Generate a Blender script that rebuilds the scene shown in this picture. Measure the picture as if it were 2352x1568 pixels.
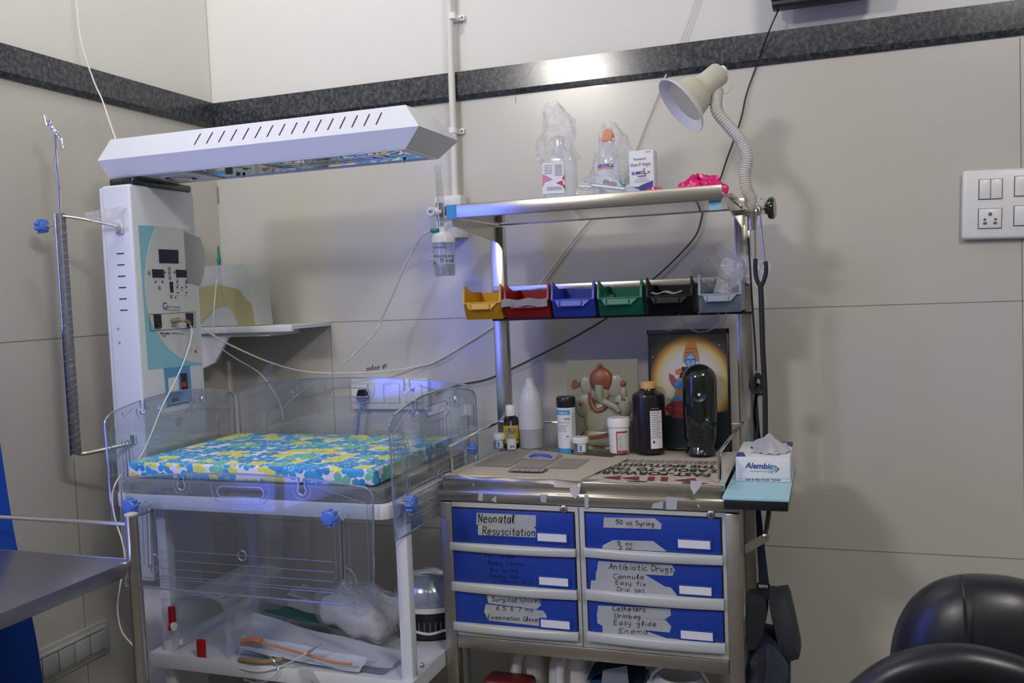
import bpy, bmesh, math, random
from mathutils import Vector, Matrix
for o in list(bpy.data.objects): bpy.data.objects.remove(o)
S = bpy.context.scene
COL = S.collection
random.seed(4)
# ------------------------------------------------------------------ camera
F, PIT, YAW, ROL, EYE = 2078.4, 0.05495558, 0.33834285, -0.04050115, 1.268
def _rot(p, y, r):
    Ry = Matrix(((math.cos(y),0,math.sin(y)),(0,1,0),(-math.sin(y),0,math.cos(y))))
    Rx = Matrix(((1,0,0),(0,math.cos(p),-math.sin(p)),(0,math.sin(p),math.cos(p))))
    Rz = Matrix(((math.cos(r),-math.sin(r),0),(math.sin(r),math.cos(r),0),(0,0,1)))
    return Rz @ Rx @ Ry
RC = _rot(PIT, YAW, ROL)
def _w(v): return Vector((v[0], v[2], -v[1]))
right, down, fwd = _w(RC[0]), _w(RC[1]), _w(RC[2])
cam = bpy.data.cameras.new('camera'); camo = bpy.data.objects.new('camera', cam); COL.objects.link(camo)
Mc = Matrix((right, -down, -fwd)).transposed().to_4x4(); Mc.translation = Vector((0,0,EYE))
camo.matrix_world = Mc
cam.sensor_width = 36; cam.lens = F/2352*36; cam.clip_start = .02
cam.dof.use_dof = True; cam.dof.focus_distance = 1.95; cam.dof.aperture_fstop = 7
S.camera = camo
def ray(u, v):
    d = RC.transposed() @ Vector(((u-1176)/F, (v-784)/F, 1)); return _w(d)
def at(u, v, Y):      # point of the plane at depth Y (parallel to the back wall)
    d = ray(u, v); d = d*(Y/d.y); return Vector((d.x, Y, EYE+d.z))
def pz(u, v, Z):      # point of the horizontal plane at height Z
    d = ray(u, v); d = d*((Z-EYE)/d.z); return Vector((d.x, d.y, Z))
def pX(u, v, X):      # point of the plane at X (parallel to the left wall)
    d = ray(u, v); d = d*(X/d.x); return Vector((X, d.y, EYE+d.z))
# ------------------------------------------------------------------ view + world + lights
S.view_settings.view_transform = 'Standard'; S.view_settings.look = 'None'
S.view_settings.gamma = 1; S.view_settings.use_curve_mapping = False
S.view_settings.exposure = 0.0
S.cycles.transparent_max_bounces = 24
S.cycles.max_bounces = 8
W = bpy.data.worlds.new('world'); S.world = W; W.use_nodes = True
W.node_tree.nodes['Background'].inputs[0].default_value = (.75,.8,1,1)
W.node_tree.nodes['Background'].inputs[1].default_value = .06
def area(name, loc, target, sx, sy, power, col):
    L = bpy.data.lights.new(name, 'AREA'); L.shape = 'RECTANGLE'; L.size = sx; L.size_y = sy
    L.energy = power; L.color = col
    o = bpy.data.objects.new(name, L); COL.objects.link(o); o.location = loc
    o.rotation_euler = (Vector(target)-Vector(loc)).to_track_quat('-Z','Y').to_euler(); return o
XL, YB, ZC = -1.758, 2.34, 2.95        # left wall, back wall, ceiling
XR, YF = 2.4, -2.2
area('wall_tube_light', (-1.66,-1.39,2.75), (-.3,2.0,1.6), .55, .2, 37, (1,.965,.91))
area('ceiling_tube_light', (-1.15,1.25,2.86), (-1.75,2.0,2.2), .6, .12, 8, (1,.97,.92))
area('ceiling_tube_light', (.95,-.15,2.80), (-1.3,1.8,1.3), .6, .12, 22, (1,.955,.89))
area('ceiling_tube_light', (0,-1.2,2.88), (-.1,.6,1.2), 1.2, .12, 2, (1,.955,.89))
area('blue_window_light', (-1.735,.80,1.38), (0,1.3,1.3), .9, 1.05, 15, (.06,.13,1))

# ------------------------------------------------------------------ materials
def nodes(name):
    m = bpy.data.materials.new(name); m.use_nodes = True
    return m, m.node_tree, m.node_tree.nodes['Principled BSDF']
def mat(name, col, rough=.5, metal=0., coat=0., emit=0, bump=0, bscale=60, var=0, vscale=8, spec=.5, trans=0, sss=0):
    m, t, b = nodes(name)
    b.inputs['Base Color'].default_value = (*col,1); b.inputs['Roughness'].default_value = rough
    b.inputs['Metallic'].default_value = metal; b.inputs['Coat Weight'].default_value = coat
    b.inputs['Specular IOR Level'].default_value = spec
    b.inputs['Transmission Weight'].default_value = trans
    if emit:
        b.inputs['Emission Color'].default_value = (*col,1); b.inputs['Emission Strength'].default_value = emit
    if bump or var:
        tc = t.nodes.new('ShaderNodeTexCoord')
    if var:
        n = t.nodes.new('ShaderNodeTexNoise'); n.inputs['Scale'].default_value = vscale; n.inputs['Detail'].default_value = 6
        t.links.new(tc.outputs['Object'], n.inputs['Vector'])
        mx = t.nodes.new('ShaderNodeMixRGB'); mx.inputs[1].default_value = (*[c*(1-var) for c in col],1)
        mx.inputs[2].default_value = (*[min(1,c*(1+var)) for c in col],1)
        t.links.new(n.outputs[0], mx.inputs[0]); t.links.new(mx.outputs[0], b.inputs['Base Color'])
    if bump:
        n = t.nodes.new('ShaderNodeTexNoise'); n.inputs['Scale'].default_value = bscale; n.inputs['Detail'].default_value = 4
        t.links.new(tc.outputs['Object'], n.inputs['Vector'])
        bp = t.nodes.new('ShaderNodeBump'); bp.inputs['Strength'].default_value = bump; bp.inputs['Distance'].default_value = .002
        t.links.new(n.outputs[0], bp.inputs['Height']); t.links.new(bp.outputs[0], b.inputs['Normal'])
    return m
def clear(name, tint=(.95,.97,.98), refl=.06, edge=.5, rough=.05, haze=0, hazecol=(.8,.8,.85), bump=0, bscale=20):
    m = bpy.data.materials.new(name); m.use_nodes = True; t = m.node_tree
    for n in list(t.nodes): t.nodes.remove(n)
    out = t.nodes.new('ShaderNodeOutputMaterial'); tr = t.nodes.new('ShaderNodeBsdfTransparent'); tr.inputs[0].default_value = (*tint,1)
    gl = t.nodes.new('ShaderNodeBsdfGlossy'); gl.inputs['Roughness'].default_value = rough; gl.inputs[0].default_value = (1,1,1,1)
    lw = t.nodes.new('ShaderNodeLayerWeight'); lw.inputs[0].default_value = .25
    mr = t.nodes.new('ShaderNodeMapRange'); mr.inputs[3].default_value = refl; mr.inputs[4].default_value = edge
    t.links.new(lw.outputs['Facing'], mr.inputs[0])
    mx = t.nodes.new('ShaderNodeMixShader'); t.links.new(mr.outputs[0], mx.inputs[0])
    src = tr.outputs[0]
    if haze:
        df = t.nodes.new('ShaderNodeBsdfDiffuse'); df.inputs[0].default_value = (*hazecol,1)
        m2 = t.nodes.new('ShaderNodeMixShader'); m2.inputs[0].default_value = haze
        t.links.new(src, m2.inputs[1]); t.links.new(df.outputs[0], m2.inputs[2]); src = m2.outputs[0]
    if bump:
        tc = t.nodes.new('ShaderNodeTexCoord'); n = t.nodes.new('ShaderNodeTexNoise'); n.inputs['Scale'].default_value = bscale; n.inputs['Detail'].default_value = 5
        n.inputs['Distortion'].default_value = 1.5
        bp = t.nodes.new('ShaderNodeBump'); bp.inputs['Strength'].default_value = bump; bp.inputs['Distance'].default_value = .01
        t.links.new(tc.outputs['Object'], n.inputs['Vector']); t.links.new(n.outputs[0], bp.inputs['Height'])
        t.links.new(bp.outputs[0], gl.inputs['Normal']); t.links.new(bp.outputs[0], lw.inputs['Normal'])
    t.links.new(src, mx.inputs[1]); t.links.new(gl.outputs[0], mx.inputs[2]); t.links.new(mx.outputs[0], out.inputs[0])
    return m
M = {}
M['paint'] = mat('painted_plaster', (.73,.725,.69), .75, var=.03, vscale=1.5, bump=.15, bscale=25)
M['tile'] = mat('glossy_wall_tile', (.56,.545,.495), .22, coat=.15, var=.03, vscale=1.2, bump=.04, bscale=6)
M['ceil'] = mat('ceiling_paint', (.8,.79,.76), .8)
M['floor'] = mat('floor_tile', (.20,.19,.175), .3, var=.05)
M['grout'] = mat('grout', (.22,.20,.165), .9)
M['white'] = mat('white_powder_coat', (.70,.73,.76), .32)
M['whitep'] = mat('white_plastic', (.80,.80,.78), .3)
M['offw'] = mat('pale_grey_enamel', (.48,.50,.485), .33, var=.06, vscale=9)
M['lamp'] = mat('cream_lamp_enamel', (.56,.55,.45), .3)
M['lampin'] = mat('white_lamp_inside', (.72,.72,.74), .35)
M['steel'] = mat('brushed_steel', (.60,.575,.53), .24, metal=1, var=.12, vscale=10, bump=.08, bscale=30)
M['steelt'] = mat('brushed_table_steel', (.40,.40,.44), .34, metal=1, var=.08, vscale=8, bump=.05, bscale=40)
M['steeld'] = mat('worn_steel', (.50,.475,.41), .36, metal=1, var=.22, vscale=14)
M['chrome'] = mat('chrome', (.78,.78,.78), .1, metal=1)
M['steelm'] = mat('polished_steel_underside', (.62,.62,.64), .07, metal=1)
M['mirror'] = mat('mirror_reflector', (.86,.87,.88), .05, metal=1, bump=.05, bscale=9)
M['black'] = mat('black_plastic', (.012,.012,.014), .32)
M['blackg'] = mat('glossy_black', (.010,.012,.011), .07, coat=.5)
M['rubber'] = mat('black_rubber', (.014,.014,.016), .45)
M['leather'] = mat('black_leather', (.009,.010,.014), .34, bump=.05, bscale=160)
M['screen'] = mat('dark_display', (.010,.013,.028), .15)
M['blue'] = mat('drawer_blue', (.010,.045,.33), .38)
M['knob'] = mat('blue_knob_plastic', (.09,.19,.62), .35)
M['clothb'] = mat('blue_drape', (.015,.11,.60), .75, bump=.5, bscale=300)
M['cyan'] = mat('sticker_cyan', (.25,.55,.66), .4)
M['panelw'] = mat('sticker_grey', (.60,.63,.62), .35)
M['ink'] = mat('black_ink', (.012,.012,.015), .6)
M['inkfade'] = mat('faded_ink_on_blue', (.004,.016,.14), .6)
M['inkg'] = mat('grey_ink', (.22,.23,.24), .6)
M['tape'] = mat('translucent_paper_tape', (.40,.43,.44), .5, var=.12, vscale=60)
M['tapew'] = mat('white_tape', (.55,.53,.53), .5, var=.1, vscale=50)
M['wire'] = mat('white_cable', (.70,.69,.66), .5)
M['sleeve'] = clear('dark_plastic_sleeve',(.5,.52,.6),.05,.4,.2,haze=.45,hazecol=(.06,.08,.14),bump=.4)
M['navy'] = mat('navy_fabric', (.012,.018,.05), .8, bump=.4, bscale=200)
M['bagg'] = mat('dark_grey_fabric', (.028,.036,.045), .75, bump=.4, bscale=200)
M['paper'] = mat('newsprint', (.90,.84,.72), .85, var=.05, vscale=10)
M['paperb'] = mat('newsprint_grey', (.50,.47,.43), .85, var=.18, vscale=120)
M['card'] = mat('white_card', (.74,.75,.77), .5)
M['tissue'] = mat('tissue_paper', (.82,.83,.86), .9)
M['navyink'] = mat('navy_print', (.03,.06,.28), .5)
M['red'] = mat('red_print', (.45,.03,.03), .5)
M['crimson'] = mat('crimson_print', (.50,.02,.08), .45)
M['redp'] = mat('red_plastic', (.42,.01,.015), .35)
M['orange'] = mat('orange_plastic', (.85,.25,.03), .4)
M['peach'] = mat('peach_cap', (.72,.42,.17), .45)
M['purple'] = mat('purple_print', (.14,.06,.30), .5)
M['sky'] = mat('sky_blue_print', (.04,.30,.66), .45)
M['paleblue'] = mat('pale_blue_laminate', (.36,.62,.72), .4)
M['green'] = mat('green_plastic', (.0,.26,.16), .3)
M['greenp'] = mat('green_pack', (.10,.36,.30), .5)
M['yellow'] = mat('yellow_label', (.66,.50,.03), .5)
M['amber'] = mat('dark_amber_bottle', (.018,.008,.006), .12, coat=.4)
M['maroonbk'] = mat('dark_brown_bottle', (.012,.008,.011), .25)
M['pink'] = mat('magenta_plastic_film', (.66,.008,.16), .25, bump=.5, bscale=60)
M['hdpe'] = mat('translucent_bottle', (.55,.58,.62), .4, sss=0)
M['hdpel'] = mat('liquid_filled_bottle', (.34,.37,.38), .35)
M['corr'] = mat('corrugated_white_tube', (.64,.62,.60), .45)
M['grey'] = mat('grey_plastic', (.28,.32,.38), .4)
M['greyd'] = mat('grey_dark', (.12,.13,.14), .5)
M['platform'] = mat('grey_bed_deck', (.17,.18,.17), .25)
M['diaper'] = mat('white_padding', (.66,.68,.74), .8, bump=.4, bscale=40)
M['rubberbr'] = mat('brown_tubing', (.28,.20,.10), .4)
M['maroon'] = mat('maroon_plastic', (.12,.015,.015), .4)
M['stone'] = mat('greenish_stone', (.27,.27,.185), .35, coat=.2, var=.05, vscale=20)
M['stonel'] = mat('pale_stone_relief', (.31,.31,.225), .35, coat=.2)
M['copper'] = mat('copper_paint', (.26,.085,.042), .42, metal=.2)
M['binY'] = mat('bin_yellow', (.66,.36,.01), .4); M['binR'] = mat('bin_red', (.36,.008,.012), .4)
M['binB'] = mat('bin_blue', (.035,.07,.48), .38); M['binG'] = mat('bin_green', (.0,.16,.09), .4)
M['binK'] = mat('bin_black', (.005,.005,.006), .5, spec=.3); M['binS'] = mat('bin_grey', (.27,.32,.38), .4)
M['acr'] = clear('acrylic_panel', (.90,.925,.95), .035, .45, .05, haze=.03, hazecol=(.6,.65,.8))
M['acre'] = clear('acrylic_edge', (.50,.56,.68), .30, .9, .12, haze=.28, hazecol=(.55,.62,.85))
M['film'] = clear('thin_plastic_film', (.97,.975,.98), .07, .7, .07, haze=.05, hazecol=(.85,.87,.9), bump=1.0, bscale=60)
M['filmh'] = clear('hazy_plastic_film', (.85,.88,.92), .08, .5, .2, haze=.35, hazecol=(.75,.8,.9), bump=.25, bscale=14)
M['glass'] = clear('clear_tube', (.90,.93,.94), .08, .6, .06, haze=.14, hazecol=(.7,.74,.8))
M['water'] = clear('water', (.80,.84,.88), .06, .5, .05, haze=.15, hazecol=(.5,.55,.6))
M['milk'] = clear('milky_container', (.80,.82,.80), .05, .4, .25, haze=.5, hazecol=(.70,.74,.74))
M['pouch'] = clear('sterile_pouch_film', (.9,.9,.92), .05, .4, .25, haze=.52, hazecol=(.66,.70,.78), bump=.4, bscale=50)

M['pouchl'] = clear('sterile_wrap', (.9,.9,.92), .05, .35, .3, haze=.80, hazecol=(.78,.83,.92), bump=.4, bscale=40)
def granite():
    m, t, b = nodes('granite'); tc = t.nodes.new('ShaderNodeTexCoord')
    n = t.nodes.new('ShaderNodeTexNoise'); n.inputs['Scale'].default_value = 95; n.inputs['Detail'].default_value = 8; n.inputs['Roughness'].default_value = .75
    mp = t.nodes.new('ShaderNodeMapping'); mp.inputs['Rotation'].default_value = (.3,.5,.2); mp.inputs['Scale'].default_value = (1.1,1.1,.9)
    t.links.new(tc.outputs['Object'], mp.inputs[0]); t.links.new(mp.outputs[0], n.inputs['Vector'])
    r = t.nodes.new('ShaderNodeValToRGB'); e = r.color_ramp.elements
    e[0].position = .44; e[0].color = (.020,.024,.030,1); e[1].position = .78; e[1].color = (.17,.175,.19,1)
    t.links.new(n.outputs[0], r.inputs[0]); t.links.new(r.outputs[0], b.inputs['Base Color'])
    b.inputs['Roughness'].default_value = .16
    return m
M['granite'] = granite()

def flowers():
    m, t, b = nodes('floral_cloth'); N = t.nodes.new; Lk = t.links.new
    uv = N('ShaderNodeUVMap')
    col = None
    def mt(op, a, b_=None, c=None):
        n = N('ShaderNodeMath'); n.operation = op
        for i, x in enumerate((a, b_, c)):
            if x is None: continue
            if isinstance(x, (int, float)): n.inputs[i].default_value = x
            else: Lk(x, n.inputs[i])
        return n.outputs[0]
    for (sc, off, rad, pts) in ((24, 3.1, .55, 0), (19.5, 7.7, .53, 1)):
        mp = N('ShaderNodeMapping'); mp.inputs['Scale'].default_value = (sc,sc,sc); mp.inputs['Location'].default_value = (off,off*1.3,0)
        Lk(uv.outputs[0], mp.inputs[0])
        v = N('ShaderNodeTexVoronoi'); v.voronoi_dimensions = '2D'; v.inputs['Scale'].default_value = 1; v.inputs['Randomness'].default_value = .55
        Lk(mp.outputs[0], v.inputs['Vector'])
        d = N('ShaderNodeVectorMath'); d.operation = 'SUBTRACT'; Lk(mp.outputs[0], d.inputs[0]); Lk(v.outputs['Position'], d.inputs[1])
        sp = N('ShaderNodeSeparateXYZ'); Lk(d.outputs[0], sp.inputs[0])
        sc_ = N('ShaderNodeSeparateColor'); Lk(v.outputs['Color'], sc_.inputs[0])
        ang = mt('ARCTAN2', sp.outputs[1], sp.outputs[0])
        ln = mt('SQRT', mt('ADD', mt('MULTIPLY', sp.outputs[0], sp.outputs[0]), mt('MULTIPLY', sp.outputs[1], sp.outputs[1])))
        a5 = mt('ADD', mt('MULTIPLY', ang, 2.5), mt('MULTIPLY', sc_.outputs[1], 6.28))
        pet = mt('MULTIPLY_ADD', mt('POWER', mt('ABSOLUTE', mt('COSINE', a5)), .6), .62, .38)
        R_ = mt('MULTIPLY', pet, mt('MULTIPLY_ADD', sc_.outputs[2], .2*rad, rad*.86))
        inside = mt('LESS_THAN', ln, R_)
        r = N('ShaderNodeValToRGB'); r.color_ramp.interpolation = 'CONSTANT'; e = r.color_ramp.elements
        e[0].position = 0; e[0].color = (.05,.34,.66,1); e[1].position = .36; e[1].color = (.72,.70,.10,1)
        x = e.new(.64); x.color = (.16,.52,.36,1); x = e.new(.84); x.color = (.04,.24,.58,1)
        Lk(sc_.outputs[0], r.inputs[0])
        ringm = mt('MULTIPLY', mt('LESS_THAN', ln, .13), mt('GREATER_THAN', ln, .075))
        mc = N('ShaderNodeMixRGB'); mc.inputs[2].default_value = (.45,.60,.50,1); Lk(ringm, mc.inputs[0]); Lk(r.outputs[0], mc.inputs[1])
        mx = N('ShaderNodeMixRGB'); Lk(inside, mx.inputs[0]); Lk(mc.outputs[0], mx.inputs[2])
        if col is None: mx.inputs[1].default_value = (.74,.76,.80,1)
        else: Lk(col, mx.inputs[1])
        col = mx.outputs[0]
    Lk(col, b.inputs['Base Color']); b.inputs['Roughness'].default_value = .55
    return m
M['floral'] = flowers()

def halo():
    m, t, b = nodes('printed_halo'); tc = t.nodes.new('ShaderNodeTexCoord')
    mp = t.nodes.new('ShaderNodeMapping'); mp.inputs['Scale'].default_value = (1,0,.9); t.links.new(tc.outputs['Object'], mp.inputs[0])
    v = t.nodes.new('ShaderNodeVectorMath'); v.operation = 'LENGTH'; t.links.new(mp.outputs[0], v.inputs[0])
    r = t.nodes.new('ShaderNodeValToRGB'); e = r.color_ramp.elements
    e[0].position = .0; e[0].color = (.60,.58,.60,1); e[1].position = .125; e[1].color = (.008,.014,.026,1)
    for p, c in ((.062,(.58,.55,.50)),(.080,(.55,.46,.18)),(.089,(.42,.20,.04)),(.099,(.05,.045,.035))):
        x = e.new(p); x.color = (*c,1)
    t.links.new(v.outputs['Value'], r.inputs[0]); t.links.new(r.outputs[0], b.inputs['Base Color'])
    b.inputs['Roughness'].default_value = .18; b.inputs['Coat Weight'].default_value = .6
    return m
M['halo'] = halo()

# ------------------------------------------------------------------ mesh building
ORIG = {}
def tag(o, label=None, cat=None, group=None, kind=None):
    if label: o['label'] = label
    if cat: o['category'] = cat
    if group: o['group'] = group
    if kind: o['kind'] = kind
    return o
def thing(name, label, cat, loc, group=None):
    o = bpy.data.objects.new(name, None); COL.objects.link(o); o.location = loc; o.empty_display_size = .05
    ORIG[o.name] = Vector(loc); return tag(o, label, cat, group)
def frame_of(d):
    d = Vector(d).normalized(); a = Vector((0,0,1)) if abs(d.z) < .9 else Vector((1,0,0))
    x = a.cross(d).normalized(); return x, d.cross(x)
class MB:
    def __init__(s, mt='white'): s.bm = bmesh.new(); s.mats = []; s.i = 0; s.mat(mt)
    def mat(s, k):
        if k not in s.mats: s.mats.append(k)
        s.i = s.mats.index(k); return s
    def _fin(s, geom_faces): 
        for f in geom_faces: f.material_index = s.i
    def merge(s, tmp, Mx=None):
        for f in tmp.faces: f.material_index = s.i
        if Mx: bmesh.ops.transform(tmp, matrix=Mx, verts=tmp.verts)
        me = bpy.data.meshes.new('t'); tmp.to_mesh(me); tmp.free(); s.bm.from_mesh(me); bpy.data.meshes.remove(me); return s
    def box(s, a, b, bev=0, seg=2, Mx=None):
        a, b = Vector(a), Vector(b); t = bmesh.new()
        bmesh.ops.create_cube(t, size=1)
        sz = [max(abs(b[i]-a[i]),1e-5) for i in range(3)]; c = (a+b)/2
        bmesh.ops.transform(t, matrix=Matrix.Translation(c) @ Matrix.Diagonal((*sz,1)), verts=t.verts)
        if bev: bmesh.ops.bevel(t, geom=t.edges[:], offset=min(bev,min(sz)*.49), segments=seg, affect='EDGES', profile=.5)
        return s.merge(t, Mx)
    def loft(s, rings, closed=True, capA=True, capB=True):
        t = bmesh.new(); R = [[t.verts.new(p) for p in r] for r in rings]; n = len(R[0])
        for a, b in zip(R, R[1:]):
            for i in range(n if closed else n-1):
                j = (i+1) % n
                try: t.faces.new((a[i],a[j],b[j],b[i]))
                except ValueError: pass
        if closed and capA: t.faces.new(R[0][::-1])
        if closed and capB: t.faces.new(R[-1])
        bmesh.ops.recalc_face_normals(t, faces=t.faces)
        return s.merge(t)
    def cyl(s, p0, p1, r, r2=None, n=20, cap=True):
        p0, p1 = Vector(p0), Vector(p1); x, y = frame_of(p1-p0); r2 = r if r2 is None else r2
        rings = [[p+(x*math.cos(a)+y*math.sin(a))*q for a in [k*2*math.pi/n for k in range(n)]] for p, q in ((p0,r),(p1,r2))]
        return s.loft(rings, True, cap, cap)
    def lathe(s, base, prof, axis=(0,0,1), n=28, a0=0, a1=2*math.pi, sx=1, sy=1):   # prof [(r,h)]
        base = Vector(base); ax = Vector(axis).normalized()
        if abs(ax.z) > .999: x, y = Vector((1,0,0)), Vector((0,1,0))
        else: x, y = frame_of(ax)
        full = abs(a1-a0-2*math.pi) < 1e-4; k = n if full else n+1
        rings = [[base+ax*h+(x*math.cos(a)*sx+y*math.sin(a)*sy)*max(r,1e-5) for a in [a0+(a1-a0)*i/n for i in range(k)]] for r, h in prof]
        return s.loft(rings, full, prof[0][0] > 1e-4 and full, prof[-1][0] > 1e-4 and full)
    def tube(s, pts, r, n=10, sub=6, cap=True, ridge=0, flat=None):
        pts = [Vector(p) for p in pts]
        if sub > 1 and len(pts) > 2:
            q = []
            P = [2*pts[0]-pts[1]]+pts+[2*pts[-1]-pts[-2]]
            for i in range(1, len(P)-2):
                a, b, c, d = P[i-1:i+3]
                for k in range(sub):
                    u = k/sub; q.append(.5*((2*b)+(c-a)*u+(2*a-5*b+4*c-d)*u*u+(3*b-a-3*c+d)*u**3))
            q.append(pts[-1]); pts = q
        rings = []; x = None
        for i, p in enumerate(pts):
            d = (pts[min(i+1,len(pts)-1)]-pts[max(i-1,0)]).normalized()
            if x is None: x, y = frame_of(d)
            else:
                x = (x-d*x.dot(d)).normalized(); y = d.cross(x)
            rr = r(i/(len(pts)-1)) if callable(r) else r
            if ridge: rr *= 1+(ridge if i % 2 else -ridge)
            fx, fy = flat or (1,1)
            rings.append([p+(x*math.cos(a)*fx+y*math.sin(a)*fy)*rr for a in [k*2*math.pi/n for k in range(n)]])
        return s.loft(rings, True, cap, cap)
    def ball(s, c, r, sc=(1,1,1), n=20, Mx=None):
        t = bmesh.new(); bmesh.ops.create_uvsphere(t, u_segments=n, v_segments=max(6,n//2), radius=r)
        bmesh.ops.transform(t, matrix=Matrix.Translation(Vector(c)) @ (Mx or Matrix.Identity(4)) @ Matrix.Diagonal((*sc,1)), verts=t.verts)
        return s.merge(t)
    def prism(s, pts, d):               # polygon (3D points) extruded by vector d
        t = bmesh.new(); d = Vector(d)
        a = [t.verts.new(p) for p in pts]; b = [t.verts.new(Vector(p)+d) for p in pts]; n = len(a)
        t.faces.new(a); t.faces.new(b[::-1])
        for i in range(n): t.faces.new((a[i],b[i],b[(i+1)%n],a[(i+1)%n]))
        bmesh.ops.recalc_face_normals(t, faces=t.faces); return s.merge(t)
    def decal(s, px, Y, th=.0006):      # outline on a plane facing the room at depth Y
        return s.prism([at(u,v,Y) for u, v in px], (0,-th,0))
    def grid(s, fn, nu, nv, th=0):
        t = bmesh.new(); V = [[t.verts.new(fn(i/nu, j/nv)) for j in range(nv+1)] for i in range(nu+1)]
        for i in range(nu):
            for j in range(nv): t.faces.new((V[i][j],V[i+1][j],V[i+1][j+1],V[i][j+1]))
        if th: bmesh.ops.solidify(t, geom=t.faces[:], thickness=th)
        return s.merge(t)
    def shape(s, splines, ext, bev, Mx):   # closed 2D outlines with holes -> plate
        cu = bpy.data.curves.new('c','CURVE'); cu.dimensions = '2D'; cu.fill_mode = 'BOTH'; cu.extrude = ext; cu.bevel_depth = bev; cu.bevel_resolution = 1
        for sp in splines:
            p = cu.splines.new('POLY'); p.points.add(len(sp)-1)
            for k, (x, y) in enumerate(sp): p.points[k].co = (x,y,0,1)
            p.use_cyclic_u = True
        o = bpy.data.objects.new('c', cu); me = bpy.data.meshes.new_from_object(o)
        t = bmesh.new(); t.from_mesh(me); bpy.data.meshes.remove(me); bpy.data.objects.remove(o); bpy.data.curves.remove(cu)
        return s.merge(t, Mx)
    def text(s, txt, p0, p1, up=(0,0,1), nrm=(0,-1,0), hs=1, cyl=None, off=.0004, sp=1.0, bold=0, shear=0):
        p0, p1 = Vector(p0), Vector(p1); cu = bpy.data.curves.new('f','FONT'); cu.body = txt; cu.extrude = .001; cu.shear = shear; cu.offset = bold; cu.space_character = sp
        cu.resolution_u = 3
        o = bpy.data.objects.new('f', cu); me = bpy.data.meshes.new_from_object(o)
        t = bmesh.new(); t.from_mesh(me); bpy.data.meshes.remove(me); bpy.data.objects.remove(o); bpy.data.curves.remove(cu)
        x0 = min(v.co.x for v in t.verts); x1 = max(v.co.x for v in t.verts); k = (p1-p0).length/(x1-x0)
        X = (p1-p0).normalized(); Nn = Vector(nrm).normalized(); U = Vector(up); U = (U-Nn*U.dot(Nn)); U = (U-X*U.dot(X)).normalized()
        for v in t.verts:
            c = v.co; q = p0+X*((c.x-x0)*k)+U*(c.y*k*hs)+Nn*(off+c.z*.1)
            if cyl:
                cx, cy, r = cyl; dx = q.x-cx; dx = max(-r*.97, min(r*.97, dx)); q.y = cy-math.sqrt(r*r-dx*dx)-.0004-c.z*.1
            v.co = q
        return s.merge(t)
    def hand(s, txt, a, b, h, Y, r=.0007):
        # a, b = baseline ends (pixels), h = capital height (pixels)
        tot = sum(GW.get(c,.6)+.18 for c in txt)-.18; x = 0
        for c in txt:
            w = GW.get(c,.6)
            for st in GL.get(c,''). split(';'):
                if not st: continue
                P = []
                for q in st.split():
                    gx, gy = [float(z)/10 for z in q.split(',')]
                    u = (x+gx+gy*.06)/tot; P.append(at(a[0]+(b[0]-a[0])*u, a[1]+(b[1]-a[1])*u-gy*h, Y))
                if len(P) == 1: P.append(P[0]+Vector((.0008,0,.0008)))
                s.tube(P, r, n=5, sub=4 if len(P) > 2 else 1)
            x += w+.18
        return s
    def build(s, name, parent=None, smooth=True, ang=35, label=None, cat=None, group=None, kind=None, uv=False, orig=None):
        me = bpy.data.meshes.new(name)
        off = Vector((0,0,0))
        if parent is not None:
            q = parent
            while q.parent: q = q.parent
            off = ORIG[q.name]
        else:
            vs = [v.co for v in s.bm.verts]
            if orig: off = Vector(orig)
            elif vs: off = Vector(((min(v.x for v in vs)+max(v.x for v in vs))/2,(min(v.y for v in vs)+max(v.y for v in vs))/2,min(v.z for v in vs)))
        if uv:
            L = s.bm.loops.layers.uv.new('UVMap')
            for f in s.bm.faces:
                n = f.normal; k = max(range(3), key=lambda i: abs(n[i]))
                for l in f.loops:
                    c = l.vert.co; l[L].uv = {0:(c.y+.9,c.z-.9+c.x*0),1:(c.x,c.z),2:(c.x,c.y)}[k]
        bmesh.ops.translate(s.bm, vec=-off, verts=s.bm.verts)
        s.bm.to_mesh(me); s.bm.free()
        for k in s.mats: me.materials.append(M[k])
        if smooth:
            me.polygons.foreach_set('use_smooth', [True]*len(me.polygons))
            me.set_sharp_from_angle(angle=math.radians(ang))
        o = bpy.data.objects.new(name, me); COL.objects.link(o)
        if parent is not None: o.parent = parent
        else: o.location = off; ORIG[o.name] = off
        return tag(o, label, cat, group, kind)
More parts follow.
